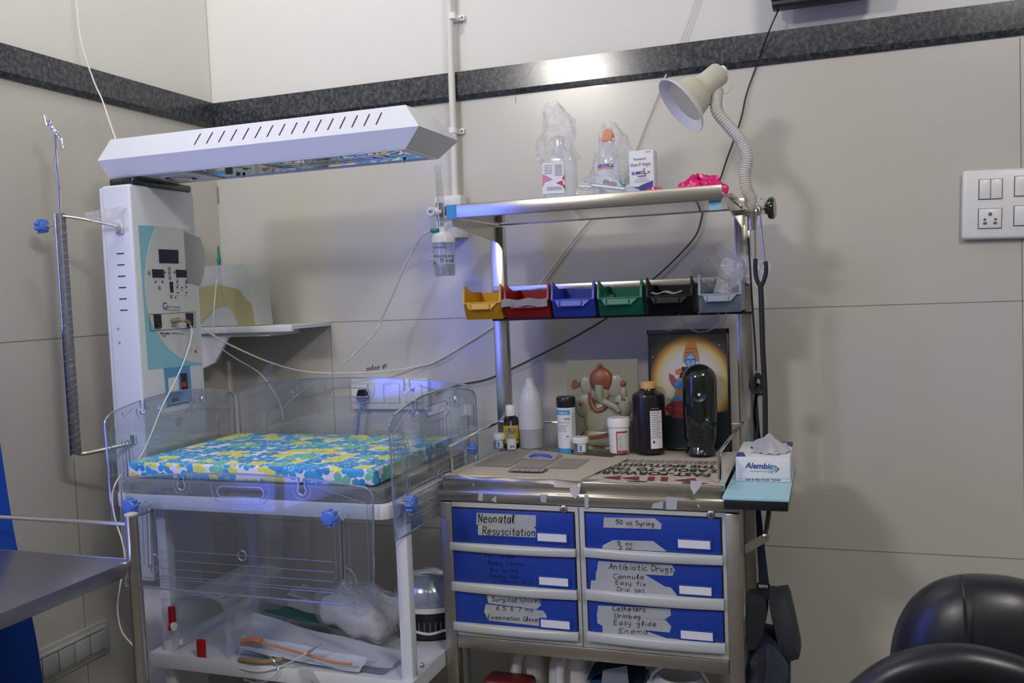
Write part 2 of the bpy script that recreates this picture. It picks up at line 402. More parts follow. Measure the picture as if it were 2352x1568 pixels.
# handwriting strokes, tenths of capital height
GL = {'T':'0,10 6,10;3,10 3,0','I':'2,0 2,10','B':'0,0 0,10;0,10 4,9 4,6 0,5;0,5 5,4 4,0 0,0','F':'0,0 0,10;0,10 5,10;0,5 4,5','U':'0,10 0,2 2,0 5,2 5,10','N':'0,0 0,10;0,10 5,0;5,0 5,10','R':'0,0 0,10;0,10 4,10 5,8 4,6 0,5;2,5 6,0','D':'0,0 0,10;0,10 4,9 6,5 4,1 0,0','A':'0,0 3,10;3,10 6,0;1,4 5,4','C':'6,9 3,10 0,6 1,1 4,0 6,1',
'E':'5,10 0,10;0,10 0,0;0,0 5,0;0,5 4,5','S':'5,9 2,10 0,8 3,5 5,3 3,0 0,1','G':'6,9 3,10 0,6 1,1 4,0 6,2 6,4;6,4 4,4','e':'0,3 5,4 4,6 1,6 0,2 2,0 5,1','o':'2,0 0,3 2,6 5,4 4,1 2,0',
'n':'0,6 0,0;0,4 2,6 4,5 4,0','a':'5,6 2,6 0,3 2,0 4,2 5,6;5,6 5,0','t':'2,9 2,1 4,0;0,6 4,6','l':'1,0 0,3 1,10 2,8 1,1 3,0','s':'4,6 1,6 1,4 4,2 3,0 0,0','u':'0,6 0,2 2,0 4,2;4,6 4,0','c':'5,5 3,6 0,4 1,1 3,0 5,1',
'i':'1,6 1,0;1,8','g':'4,6 1,6 0,3 2,1 4,3;4,6 4,-2 2,-4 0,-2','y':'0,6 0,3 2,1 4,3;4,6 4,-2 1,-4','r':'0,6 0,0;0,4 2,6 4,5','b':'0,10 0,0;0,3 2,5 4,3 3,0 0,0','d':'4,10 4,0;4,5 1,5 0,2 2,0 4,2','p':'0,6 0,-4;0,5 3,6 4,3 2,1 0,2',
'm':'0,6 0,0;0,4 2,6 3,5 3,0;3,4 5,6 6,5 6,0','v':'0,6 2,0;2,0 4,6','x':'0,6 5,0;5,6 0,0','h':'0,10 0,0;0,4 2,6 4,4 4,0','f':'4,10 2,9 2,0;0,6 4,6','0':'3,0 0,3 1,9 4,9 5,3 3,0','2':'0,8 2,10 5,8 0,0;0,0 5,0','5':'5,10 0,10;0,10 0,6;0,6 4,6 5,3 3,0 0,1',
'6':'4,10 1,6 0,2 3,0 5,2 3,5 0,3','3':'0,9 3,10 4,8 2,5 5,3 3,0 0,1','7':'0,10 5,10;5,10 2,0','.':'1,0 1,1','&':'5,9 1,9 2,5 0,2 3,0 5,3;2,5 5,5','z':'0,6 4,6;4,6 0,0;0,0 4,0','k':'0,10 0,0;4,6 0,3;1,3 4,0','-':'0,4 4,4'}
GW = {'i':.25,'l':.3,'.':.2,' ':.45,'r':.42,'t':.42,'m':.7,'s':.45,'f':.45,'c':.5,'-':.4}

# ================================================================== ROOM
b = MB('tile'); b.box((XL-.1,YB,0),(XR+.1,YB+.12,1.81)).mat('paint').box((XL-.1,YB+.004,1.81),(XR+.1,YB+.12,ZC)); b.build('wall_back', kind='structure', smooth=False)
b = MB('tile'); b.box((XL-.12,YF-.1,0),(XL,YB,1.81)).mat('paint').box((XL-.12,YF-.1,1.81),(XL-.004,YB,ZC)); b.build('wall_left', kind='structure', smooth=False)
b = MB('tile'); b.box((XR,YF-.1,0),(XR+.1,YB,1.81)).mat('paint').box((XR,YF-.1,1.81),(XR+.1,YB,ZC)); b.build('wall_right', kind='structure', smooth=False)
b = MB('tile'); b.box((XL,YF-.1,0),(XR,YF,1.81)).mat('paint').box((XL,YF-.1,1.81),(XR,YF,ZC)); b.build('wall_front', kind='structure', smooth=False)
MB('floor').box((XL-.1,YF-.1,-.1),(XR+.1,YB+.1,0)).build('floor', kind='structure', smooth=False)
MB('ceil').box((XL-.1,YF-.1,ZC),(XR+.1,YB+.1,ZC+.1)).build('ceiling', kind='structure', smooth=False)
# granite band with under-lip
b = MB('granite'); b.prism([(XL,YB+.01,1.872),(XL,YB-.016,1.872),(XL,YB-.016,1.809),(XL,YB-.006,1.797),(XL,YB+.01,1.797)],(XR-XL,0,0)); b.build('trim_1', kind='structure')
b = MB('granite'); b.prism([(XL-.01,YF,1.872),(XL+.016,YF,1.872),(XL+.016,YF,1.809),(XL+.006,YF,1.797),(XL-.01,YF,1.797)],(0,YB-YF-.017,0)); b.build('trim_2', kind='structure')
g = .0009
b = MB('grout')
def hj(z, x0=XL, x1=XR): b.box((x0,YB-.0004,z-g),(x1,YB+.001,z+g))
def vj(x, z0, z1): b.box((x-g,YB-.0004,z0),(x+g,YB+.001,z1))
hj(.6); hj(1.2); vj(-.785,1.775,1.79); vj(.417,0,1.792); vj(-1.39,.6,1.2); vj(1.62,0,1.79); vj(-.185,.6,.61)
b.build('trim_3', kind='structure', smooth=False)
b = MB('grout')
for z in (.6,1.2): b.box((XL-.001,YF,z-g),(XL+.0004,YB,z+g))
for y, z0, z1 in ((1.72,0,.9),(1.12,1.2,1.79),(.5,0,1.2)): b.box((XL-.001,y-g,z0),(XL+.0004,y+g,z1))
b.build('trim_4', kind='structure', smooth=False)
# crack at the corner tile joint
MB('ink').box((XL+.002,YB-.0015,1.572),(XL+.0035,YB-.0005,1.625)).build('trim_5', kind='structure', smooth=False)
# window with blue blind on the left wall, outside the picture on the camera's side
b = MB('whitep')
y0, y1, z0, z1 = .34, 1.26, .84, 1.92
for q in (((XL,y0-.04,z0-.04),(XL+.02,y1+.04,z0)),((XL,y0-.04,z1),(XL+.02,y1+.04,z1+.04)),((XL,y0-.04,z0),(XL+.02,y0,z1)),((XL,y1,z0),(XL+.02,y1+.04,z1)),((XL,.80,z0),(XL+.02,.84,z1))): b.box(*q)
b.build('window_1', kind='structure')

# ================================================================== CONDUIT, JUNCTION BOX, WRITING
Yw = YB
t = thing('electrical_conduit', 'white conduit pipe running up the back wall over the granite band', 'pipe', at(1048,452,YB-.02))
p0, p1 = at(1036,-90,YB-.027), at(1046,452,YB-.027)
MB('wire').cyl((p1.x,YB-.027,p1.z-.01),(p0.x+.001,YB-.027,ZC), .0095, n=16).build('pipe', t)
for v in (38,300):
    c = at(1040,v,YB-.027); b = MB('whitep'); b.box((c.x-.026,YB-.008,c.z-.008),(c.x+.026,YB,c.z+.008),.003).cyl((c.x,YB-.027,c.z-.008),(c.x,YB-.027,c.z+.008),.0125,n=16)
    for sx in (-1,1): b.mat('greyd').cyl((c.x+sx*.019,YB-.0095,c.z),(c.x+sx*.019,YB-.006,c.z),.003,n=10); b.mat('whitep')
    b.build('pipe_clip', t)
a, c = at(1000,452,YB-.05), at(1060,545,YB-.05)
t = thing('gas_outlet_box', 'white square outlet box at the foot of the conduit behind the flowmeter', 'outlet', (a.x,YB,c.z))
MB('whitep').box((a.x,YB-.055,c.z),(c.x+.004,YB,a.z),.003).build('box', t)
MB('black').lathe(at(1022,490,YB-.056)+Vector((0,-.001,0)), [(.019,0),(.019,.004),(.012,.006)], axis=(0,-1,0)).build('socket_ring', t)
b = MB('ink'); b.hand('online', (842,852),(872,848),12,YB-.0006,.0008).hand('ups', (878,846),(888,842),12,YB-.0006,.0007)
b.build('wall_writing', label='small black handwritten word pair on the wall above the power sockets', cat='writing')

# ================================================================== TV, WALL SWITCH PLATES
a, c = at(1770,13,2.24), at(2020,3,2.24)
t = thing('wall_monitor', 'black wall-mounted monitor above the granite band at the top edge', 'monitor', (a.x,2.3,a.z))
MB('black').box((a.x,2.24,a.z+.012),(c.x,2.30,a.z+.30),.006).build('housing', t)
MB('rubber').box((a.x+.002,2.245,a.z),(c.x-.002,2.30,a.z+.013),.004).build('lower_bezel', t)
MB('greyd').box((a.x+.08,2.29,a.z+.06),(c.x-.08,YB,a.z+.24),.004).build('wall_bracket', t)

a, c = at(2210,394,YB-.02), at(2222,550,YB-.02)
x0, z1, z0 = a.x+.001, a.z+.002, c.z
t = thing('switch_board', 'white modular switch board with sockets on the back wall at the right edge', 'switch board', (x0+.1,YB,z0))
Rm = Matrix.Translation((x0,0,z1)) @ Matrix.Rotation(math.radians(1.6),4,'Y') @ Matrix.Translation((-x0,0,-z1))
MB('whitep').box((x0,YB-.022,z0),(x0+.215,YB-.006,z1),.008,3,Mx=Rm).box((x0+.008,YB-.008,z0+.008),(x0+.205,YB,z1-.008),Mx=Rm).build('cover_plate', t)
H = z1-z0
def mod(x, z, kind):
    w, h = .047, .044
    b = MB('greyd'); b.box((x-.0012,YB-.0226,z-.0012),(x+w+.0012,YB-.0215,z+h+.0012),Mx=Rm); b.mat('whitep')
    if kind == 'sw':
        for k in (0,1): b.box((x+.0006+k*w/2,YB-.0262,z+.0005),(x+w/2-.0006+k*w/2,YB-.022,z+h),.001,Mx=Rm)
        b.build('rocker_switch', t)
    elif kind == 'sw2':
        b.box((x+.0006,YB-.0255,z+.0005),(x+w*.46,YB-.022,z+h),.001,Mx=Rm).box((x+w*.5,YB-.034,z+.0005),(x+w,YB-.022,z+h),.003,Mx=Rm); b.build('rocker_switch', t)
    else:
        b.box((x+.0006,YB-.0255,z+.0005),(x+w-.0006,YB-.022,z+h),.001,Mx=Rm); b.mat('greyd')
        for (dx, dz, r) in ((.5,.72,.0042),(.27,.45,.003),(.73,.45,.003)):
            c = Vector((x+w*dx,0,z+h*dz)); c = Rm @ c; b.cyl((c.x,YB-.0262,c.z),(c.x,YB-.0250,c.z),r,n=14)
        for dx in (.2,.64): b.box((x+w*dx,YB-.0262,z+h*.19),(x+w*(dx+.16),YB-.0250,z+h*.33),.002,Mx=Rm)
        b.build('socket', t)
mod(x0+.034,z0+H*.575,'sw'); mod(x0+.034,z0+H*.155,'so'); mod(x0+.106,z0+H*.60,'sw'); mod(x0+.106,z0+H*.18,'sw2')

# plate low on the left wall
t = thing('wall_switch_panel', 'long tilted white switch plate low on the left wall beside the blue drape', 'switch board', (XL,1.66,.39))
ya, yb_, za, zb = 1.50, 1.79, .392, .480
b = MB('offw'); b.box((XL,ya,za),(XL+.008,yb_,zb),.003).box((XL,ya+.012,za+.012),(XL+.013,yb_-.012,zb-.012),.003); b.build('cover_plate', t)
for k in range(5):
    ym = ya+.025+k*.0485
    MB('ink').box((XL+.0125,ym-.0012,za+.019),(XL+.0138,ym+.0478,zb-.019)).mat('offw').box((XL+.013,ym+.0003,za+.0205),(XL+.0165,ym+.0463,zb-.0205),.001).build('blank_module', t)

# power sockets behind the bed
a, c = at(804,868,YB-.02), at(984,938,YB-.02)
t = thing('power_socket_board', 'white power socket board on the back wall behind the bed', 'socket board', (a.x,YB,c.z))
MB('whitep').box((a.x,YB-.02,c.z-.004),(c.x,YB,a.z-.004),.005).build('cover_plate', t)
for k, (u, w) in enumerate(((812,34),(848,34),(884,34),(930,40))):
    p, q = at(u,882,YB-.021), at(u+w,925,YB-.021)
    b = MB('greyd'); b.box((p.x-.001,YB-.0205,q.z-.001),(q.x+.001,YB-.0195,p.z+.001)); b.mat('whitep').box((p.x,YB-.023,q.z),(q.x,YB-.0195,p.z),.001)
    if k == 3:
        c_ = (p+q)/2; b.mat('ink').cyl((c_.x,YB-.0236,c_.z+.01),(c_.x,YB-.022,c_.z+.01),.005,n=12)
    b.build('socket' if k in (0,3) else 'switch', t)
t = thing('power_plug', 'blue and black mains plug in the socket board behind the bed', 'plug', at(828,910,YB-.03))
p = at(829,905,YB-.04)
MB('black').prism([p+Vector((-.017,0,-.012)),p+Vector((.017,0,-.012)),p+Vector((.009,0,.013)),p+Vector((-.009,0,.013))],(0,.02,0)).build('plug_body', t)
MB('knob').lathe(p+Vector((0,.006,-.012)), [(.018,0),(.018,-.004),(.008,-.014),(.006,-.034)],sy=.55).build('plug_grip', t)
MB('knob').tube([p+Vector((0,.006,-.03)),at(826,945,2.30),at(822,985,2.30),at(818,1030,2.28),at(814,1130,2.25)],.0035,n=8).build('cord', t)

# corner shelf
zs = 1.19
t = thing('wall_shelf', 'white corner wall shelf with a plastic canister on it', 'shelf', (-1.55,YB,zs-.02))
MB('white').box((XL,2.1421,zs),(-1.386,YB,zs+.010)).box((XL,2.13,zs-.006),(-1.385,2.142,zs+.012),.001).build('board', t)
MB('white').box((XL,2.15,zs-.018),(-1.47,2.30,zs)).build('under_rail', t)
MB('white').prism([(XL+.02,2.15,zs-.018),(XL+.15,2.15,zs-.018),(XL+.10,2.15,zs-.09),(XL+.02,2.15,zs-.12)],(0,.01,0)).build('bracket', t)
def canister():
    t = thing('plastic_canister', 'cloudy white plastic canister with yellowed front standing on the corner wall shelf', 'canister', (-1.55,2.22,zs+.012))
    a, c = at(452,612,2.19), at(594,748,2.19)
    w0, w1, zt, zb = a.x, c.x, a.z, zs+.0125
    b = MB('milk')
    def ring(y, ins):
        return [(w0+ins,y,zb+ins*.1),(w1-ins*.3,y,zb+ins*.1),(w1-ins-.006,y,zt-.05),(w1-ins-.016,y,zt-.018),(w1-ins-.032,y,zt-ins),(w0+ins+.02,y,zt-ins),(w0+ins,y,zt-.02)]
    b.loft([ring(2.182,.008),ring(2.186,0),ring(2.26,0),ring(2.266,.008)]); b.build('body', t)
    b = MB('yellow'); M['yl'] = clear('yellowed_liquid',(.88,.86,.62),.03,.2,.3,haze=.35,hazecol=(.62,.60,.38)); b.mat('yl')
    r = [at(455,660,2.18),at(500,652,2.18),at(548,664,2.18),at(578,700,2.18),at(584,746,2.18),at(548,748,2.18),at(536,715,2.18),at(520,702,2.18),at(498,704,2.18),at(480,722,2.18),at(456,748,2.18)]
    b.prism(r,(0,-.001,0)); b.build('residue', t)
canister()
t = thing('tube_connector', 'green tubing connector standing on its stem above the cloudy canister', 'connector', at(503,640,2.2))
p, q, r = at(500,565,2.2), at(503,600,2.2), at(504,628,2.2)
MB('green').lathe(q, [(.0045,-.002),(.0065,0),(.006,.006),(.004,.012),(.0025,(p-q).length)]).build('tip', t)
MB('green').cyl(q,r,.004,n=12).build('stem', t)
MB('milk').cyl(r,at(505,652,2.2),.0045,n=12).build('hub', t)

# ================================================================== FLOWMETER
Yf = 2.20
def flowmeter():
    t = thing('oxygen_flowmeter', 'clear oxygen flowmeter with humidifier bottle on the wall left of the trolley', 'flowmeter', at(1022,636,Yf))
    c = lambda u, v: at(u,v,Yf)
    b = MB('glass'); b.cyl(c(1012,470),c(1005,380),.0098,.0092,n=20); b.build('flow_tube', t)
    b = MB('inkg')
    for k in range(16):
        v = 395+k*4.6; p = c(1009,v)+Vector((0,-.0102,0)); b.box(p+Vector((-.003-(k%5==0)*.001,0,-.0004)),p+Vector((.0015,.0004,.0004)))
    for k in range(6): p = c(1012,398+k*13)+Vector((.001,-.0102,0)); b.text(str(15-k*2), p, p+Vector((.003,0,0)))
    b.build('scale_marks', t)
    b = MB('chrome'); b.lathe(c(1013,520), [(.005,0),(.008,.002),(.008,.012),(.011,.014),(.011,.028),(.012,.03),(.012,(c(1012,466)-c(1013,520)).length)]); b.cyl(c(1014,500),Vector((c(1014,500).x+.012,YB-.05,c(1014,500).z)),.007,n=12); b.build('valve_body', t)
    k = c(996,487)+Vector((0,-.012,0)); b = MB('whitep'); b.cyl(c(1013,487),k+Vector((0,.002,0)),.012,.0115,n=24); b.lathe(k+Vector((0,.002,0)), [(.0115,0),(.0125,.002),(.0125,.008),(.011,.01)], axis=(0,-1,0)); b.mat('navyink').text('40', k+Vector((-.006,-.009,-.004)), k+Vector((.006,-.009,-.004))); b.build('flow_knob', t)
    b = MB('whitep'); top = c(1017,535); b.lathe(c(1018,552), [(.031,-.006),(.031,.006),(.024,.018),(.010,.022),(.010,.034)]); b.build('bottle_lid', t)
    b = MB('glass'); h = (c(1018,552)-c(1023,634)).length; b.lathe(c(1022,634), [(.026,0),(.028,.003),(.029,h*.5),(.030,h)], n=32); b.build('humidifier_bottle', t)
    b = MB('water'); b.lathe(c(1022,634)+Vector((0,0,.002)), [(.0255,0),(.0268,.003),(.0275,h*.30)], n=32); b.build('water', t)
    b = MB('whitep'); b.cyl(c(1019,556),c(1021,612),.0035,n=12).cyl(c(1021,606),c(1021,614),.012,n=16); b.build('dip_tube', t)
    b = MB('ink'); cy = (c(1021,600).x, Yf, .0295)
    b.text('THERMOMEDI', c(995,571), c(1034,571), cyl=cy, hs=.9).text('MAXIMUM', c(1006,592), c(1044,592), cyl=cy).text('75 ml', c(1020,602), c(1044,602), cyl=cy).text('MIN', c(998,608), c(1012,608), cyl=cy)
    for v in (578,590,601,612): b.box(c(996,v)+Vector((0,-.026,0)),c(1006,v)+Vector((0,-.0255,.0012)))
    b.build('bottle_print', t)
    b = MB('green'); b.cyl(c(990,529),c(1008,531),.005,.009,n=14); b.build('outlet_nozzle', t)
    b = MB('milk'); b.tube([c(992,529),c(965,548),c(930,610),c(900,680),c(872,740),at(852,775,2.17),at(767,855,2.12),at(690,900,2.10),at(622,968,2.06)],lambda u:.0030-.0014*(u>.72),n=8); b.build('oxygen_tube', t)
flowmeter()

# ================================================================== CABLES
def cable(name, label, pts, r, m, cat='cable'):
    MB(m).tube(pts, r, n=8, sub=8).build(name, label=label, cat=cat)
B = YB-.008
cable('white_cable','thin white cable hanging down the left wall to the warmer hood', [pX(172,-60,-1.72),pX(180,50,-1.72),pX(190,110,-1.71),pX(215,185,-1.69),pX(235,230,-1.67),pX(250,275,-1.64),pX(266,320,-1.60)], .0019,'wire')
cable('white_cable','long white cable strung across the back wall from column to trolley and ceiling',
      [at(1612,-40,B),at(1570,80,B),at(1520,195,B),at(1462,338,B),at(1440,400,B),at(1395,470,B),at(1340,520,B),at(1245,645,B),at(1190,708,B),at(1122,757,B),at(1005,828,B),at(960,841,B),at(890,852,2.30),at(795,857,2.26),at(700,853,2.2),at(620,832,2.1),at(535,795,1.99),at(490,770,1.935),at(462,753,1.90)], .0021,'wire')
cable('black_power_cable','black cable dropping from the monitor down behind the trolley shelves',
      [at(1790,18,2.29),at(1765,75,2.29),at(1738,150,B),at(1715,215,B),at(1700,280,B),at(1668,370,B),at(1650,420,B),at(1618,460,B),at(1612,500,B),at(1595,545,B),at(1540,605,B),at(1490,650,B),at(1428,707,B),at(1330,768,B),at(1230,820,B),at(1150,858,B),at(1110,873,B),at(1050,885,B),at(1000,905,B)], .0020,'rubber')
t = thing('thin_catheter', 'faint clear tube drooping from the corner shelf to the bed', 'tube', at(650,970,2.1))
MB('milk').tube([at(498,640,2.17),at(490,740,2.10),at(500,790,2.1),at(540,822,2.1),at(600,860,2.1),at(640,920,2.08),at(652,965,2.05)],.002,n=6).build('tube', t)
t = thing('temperature_probe', 'white probe cable plugged into the warmer panel and trailing past the table post', 'cable', (-1.42,1.70,1.1))
MB('rubberbr').cyl(pX(397,737,-1.508),pX(397,737,-1.508)+Vector((.022,-.004,.002)),.0075,.0065,n=16).tube([pX(397,737,-1.508)+Vector((.02,-.004,.002)),pX(397,737,-1.508)+Vector((.036,.0,.0)),pX(436,742,-1.485)],.004,n=8).build('plug', t)
MB('wire').tube([pX(434,740,-1.486),pX(441,765,-1.48),pX(428,815,-1.47),pX(405,870,-1.46),pX(372,935,-1.46),pX(352,985,-1.47),pX(330,1035,-1.485),pX(310,1064,-1.496),pX(285,1085,-1.51),at(268,1105,1.53),at(258,1140,1.52),at(264,1190,1.515),at(280,1240,1.51),at(287,1285,1.51),at(275,1350,1.5),at(270,1400,1.5),at(280,1450,1.49),at(308,1485,1.48)],.0017,n=7).build('cord', t)

# ================================================================== INFANT WARMER : column + hood
CX0, CX1, CY0, CY1 = -1.592, -1.510, 1.690, 1.915
def warmer():
    t = thing('radiant_warmer', 'white radiant infant warmer column with overhead heater hood', 'infant warmer', ((CX0+CX1)/2,(CY0+CY1)/2,0))
    zt = 1.551
    b = MB('white'); b.box((CX0,CY0,.62),(CX1,CY1,zt),.006,3); b.box((CX0-.012,CY0+.006,.62),(CX0+.002,CY1,zt-.003),.003); b.box((CX0+.01,CY0+.04,0.05),(CX1-.01,CY1-.04,.63),.004)
    b.mat('ink')
    for k in range(6):
        v = 582+k*26; u = 276+k*1.6; p = at(u,v,CY0-.0008); b.box(p+Vector((-.0105,-.0004,-.0012)),p+Vector((.0105,.0012,.0012)),.0005)
    b.mat('inkg')
    for u, v in ((272,755),(275,787),(282,950)): b.cyl(at(u,v,CY0-.001),at(u,v,CY0+.001),.0028,n=12)
    b.build('column', t)
    P = lambda u, v, e=.0008: pX(u,v,CX1+e)
    def fl(bb, px, e, th=.0007): bb.prism([P(u,v,e) for u, v in px], (th,0,0)); return bb
    # control sticker: cyan ground, grey face, curling film
    b = MB('cyan'); fl(b,[(317,517),(357,519),(440,527),(463,838),(340,848)],.0002)
    b.mat('panelw'); L = [(357,519),(345,552),(336,590),(332,640),(335,690),(344,735),(362,770),(385,800),(410,820),(438,831),(462,834)]
    fl(b,L+[(455,700),(444,528)],.0009); b.build('control_panel', t)
    b = MB('screen')
    for q in ([(364,572),(409,574),(410,605),(366,604)],[(349,618),(376,619),(377,638),(350,637)],[(403,619),(428,620),(429,637),(405,637)],[(389,647),(397,647),(398,672),(391,671)]): fl(b,q,.0017,.001)
    b.build('display_window', t)
    b = MB('ink')
    for u, v in ((379,625),(400,625),(357,648),(373,648),(407,648),(427,649),(407,660),(418,660),(428,660),(408,672),(428,672),(403,683)):
        c = P(u,v,.0018); b.cyl(c,c+Vector((.0008,0,0)),.0022,n=10)
    b.mat('inkg')
    for u, v in ((389,617),(389,627),(390,638),(366,661),(393,681),(342,627)):
        c = P(u,v,.0017); b.lathe(c, [(.0042,0),(.0050,.0003),(.0050,.0007),(.0042,.0009)], axis=(1,0,0), n=16)
    for (s_, u0, v0, u1) in (('TEMP',352,646,362),('MODE',368,646,378),('Skin',402,645,413),('Heater',422,645,434),('High',402,656,413),('Low',422,657,432),('Sensor',412,667,424),('Power',402,679,413),('Alarm',422,680,433),('ON',412,604,418)):
        b.text(s_, P(u0+(u1-u0)*.2,v0,.0017), P(u0+(u1-u0)*.8,v0+.6,.0017), nrm=(1,0,0))
    b.text('Paediatric Equipment India', P(376,712,.0017), P(414,714,.0017), nrm=(1,0,0)).text('NEO WARMER', P(386,706,.0017), P(413,708,.0017), nrm=(1,0,0))
    b.mat('ink').text('BAS-THERM', P(368,767,.0017), P(389,768,.0017), nrm=(1,0,0), bold=.02).text('Intelligent Infant Warmer', P(393,766,.0017), P(424,768,.0017), nrm=(1,0,0)).text('S-II', P(373,774,.0017), P(380,774,.0017), nrm=(1,0,0)).text('Power On', P(355,756,.0017), P(369,757,.0017), nrm=(1,0,0)).text('Light', P(428,753,.0017), P(438,754,.0017), nrm=(1,0,0)).text('Sensor', P(393,750,.0017), P(403,751,.0017), nrm=(1,0,0))
    # frame line around switches
    Lq = [(343,722),(447,716),(449,752),(346,760)]
    for k in range(4): b.tube([P(*Lq[k],.0014),P(*Lq[(k+1)%4],.0014)],.0007,n=6,sub=1)
    b.mat('purple').tube([P(383,697,.0018),P(376,695,.0018),P(375,704,.0018),P(381,708,.0018),P(385,702,.0018)],.0014,n=6)
    b.mat('pink'); c = P(449,807,.0012); b.lathe(c,[(.0045,0),(.0045,.0006)],axis=(1,0,0),n=16)
    b.mat('inkg'); b.tube([P(436,790,.0015),P(443,782,.0015),P(446,775,.0015)],.0005,n=5).tube([P(436,806,.0015),P(440,800,.0015),P(438,812,.0015)],.0005,n=5).tube([P(450,795,.0015),P(455,792,.0015),P(453,799,.0015),P(450,798,.0015)],.0005,n=5)
    b.build('panel_print', t)
    for q in ([(352,722),(368,722),(370,752),(355,753)],[(426,719),(442,719),(443,747),(429,749)]):
        b = MB('black'); fl(b,q,.0017,.003); u = (q[0][0]+q[1][0])/2; c = P(u+3,745,.005); b.box(c+Vector((0,-.006,-.006)),c+Vector((.005,.006,.002)),.001); b.build('rocker_switch', t)
    # lifting sticker film, curls past the column edge
    b = MB('panelw')
    def fn(i, j):
        y = CY1-.050+i*(.050+.014*math.sin(math.pi*min(1,j*.9+.1))); z = 1.452-.13*j-.016*i*(1-j); return Vector((CX1+.002+.010*i*i*math.sin(math.pi*min(1,j*.8+.2)), y, z-.008*i*j))
    b.grid(fn,14,10,.0006); b.build('peeling_film', t)
    b = MB('knob'); M['qr'] = mat('pale_blue_sticker',(.10,.32,.58),.4); b.mats=['qr']; b.i=0
    fl(b,[(376,846),(436,838),(441,922),(384,934)],.0004); b.mat('screen'); fl(b,[(414,858),(429,856),(432,895),(418,898)],.0012,.0005); fl(b,[(394,914),(410,912),(411,923),(396,926)],.0012,.0005)
    b.mat('red'); fl(b,[(415,878),(428,876),(429,887),(416,889)],.0018,.0004); b.mat('card'); fl(b,[(386,868),(409,864),(411,897),(388,901)],.0012,.0005)
    b.build('payment_sticker', t)
    c = P(410,966,0); MB('offw').lathe(c,[(.012,0),(.0125,.002),(.010,.003),(.0095,.0005),(.0,.0005)],axis=(1,0,0)).build('blank_plug', t)
    # swivel plate
    b = MB('blackg'); b.box((CX0+.015,CY0+.01,zt-.001),(-1.508,CY1-.01,zt+.016),.004); b.build('swivel_plate', t)
    # hood: side profile stations (left end, right end), octagonal body open below
    ym0, ym1, yt0, yt1, yb0, yb1 = 1.695,1.905,1.73,1.87,1.715,1.885
    zt_, zm, zb = 1.664, 1.611, 1.573
    L = {'t':-1.592,'m':-1.602,'b':-1.590}; R_ = {'t':-.822,'m':-.778,'b':-.818}
    def sec(d, k):
        return [(d['b'],yb0,zb),(d['m'],ym0,zm),(d['t'],yt0,zt_),(d['t'],yt1,zt_),(d['m'],ym1,zm),(d['b'],yb1,zb)]
    b = MB('white'); bm = b.bm
    A = [bm.verts.new(p) for p in sec(L,0)]; Bv = [bm.verts.new(p) for p in sec(R_,0)]
    for i in range(5): bm.faces.new((A[i],A[i+1],Bv[i+1],Bv[i]))
    # ends: split quads so each end has top and lower bevel
    for V in (A,Bv):
        bm.faces.new((V[0],V[1],V[4],V[5])); bm.faces.new((V[1],V[2],V[3],V[4]))
    bmesh.ops.recalc_face_normals(bm, faces=bm.faces)
    # underside frame: solid plate at head end, thin rims elsewhere
    xo = -1.385; xe = -.838
    b.box((L['b']+.002,yb0+.002,zb-.002),(xo,yb1-.002,zb+.006)); b.box((xo,yb0+.001,zb-.002),(xe,yb0+.012,zb+.004)); b.box((xo,yb1-.012,zb-.002),(xe,yb1-.001,zb+.004)); b.box((xe-.0,yb0+.001,zb-.002),(R_['b']-.001,yb1-.001,zb+.004))
    b.mat('ink')
    for k in range(16):
        u0 = 461+k*27.7; v0 = 305-k*3.35
        f = (k/15); p = at(u0,v0,1.722)
        x = p.x; zc1, zc0 = zt_-.012, zm+.014
        yy = lambda z: ym0+(yt0-ym0)*(z-zm)/(zt_-zm)-.0006
        b.prism([(x-.0015,yy(zc1),zc1),(x+.0015,yy(zc1),zc1),(x-.0035,yy(zc0),zc0),(x-.0065,yy(zc0),zc0)],(0,-.0003,0))
    hood = b.build('heater_hood', t, ang=20)
    b = MB('mirror')
    zi = zb+.028
    ya_, yz_ = yb0+.012, yb1-.012
    prof = [(ya_,zb+.002),(ya_+.022,zb+.040),(ya_+.05,zb+.062),(ya_+.085,zb+.066),(yz_-.050,zb+.050),(yz_,zb+.002)]
    b.loft([[(x,y,z) for y, z in prof] for x in (xo+.002,xe-.002)], closed=False)
    for x in (xo+.002,xe-.002): b.prism([(x,y,z) for y, z in prof],(.001,0,0))
    b.build('reflector', hood)
    b = MB('chrome'); zg = zb+.002
    for yg in (1.775,1.80,1.825): b.tube([(-1.20,yg,zg+.02),(-1.19,yg,zg),(-.90,yg,zg),(-.885,yg,zg+.02)],.0016,n=6,sub=3)
    for k in range(10): x = -1.19+k*.031; b.tube([(x,1.765,zg+.012),(x+.004,1.775,zg-.001),(x+.014,1.825,zg-.001),(x+.016,1.835,zg+.012)],.0014,n=6,sub=2)
    b.build('wire_guard', hood)
    b = MB('white'); b.lathe((-1.455,1.80,zb-.002),[(.045,0),(.045,.0),(.044,-.003),(.040,-.003),(.038,.0),(.0,.0)],n=36).mat('chrome').lathe((-1.455,1.80,zb-.003),[(.028,0),(.028,-.003),(.0,-.006)],n=24); b.build('lamp_port', hood)
    b = MB('chrome')
    for x, y in ((-1.33,1.73),(-1.33,1.87),(-.90,1.73),(-.90,1.87)): b.lathe((x,y,zb-.001),[(.004,0),(.003,-.004),(.0,-.005)],n=12)
    b.build('screw', hood)
warmer()

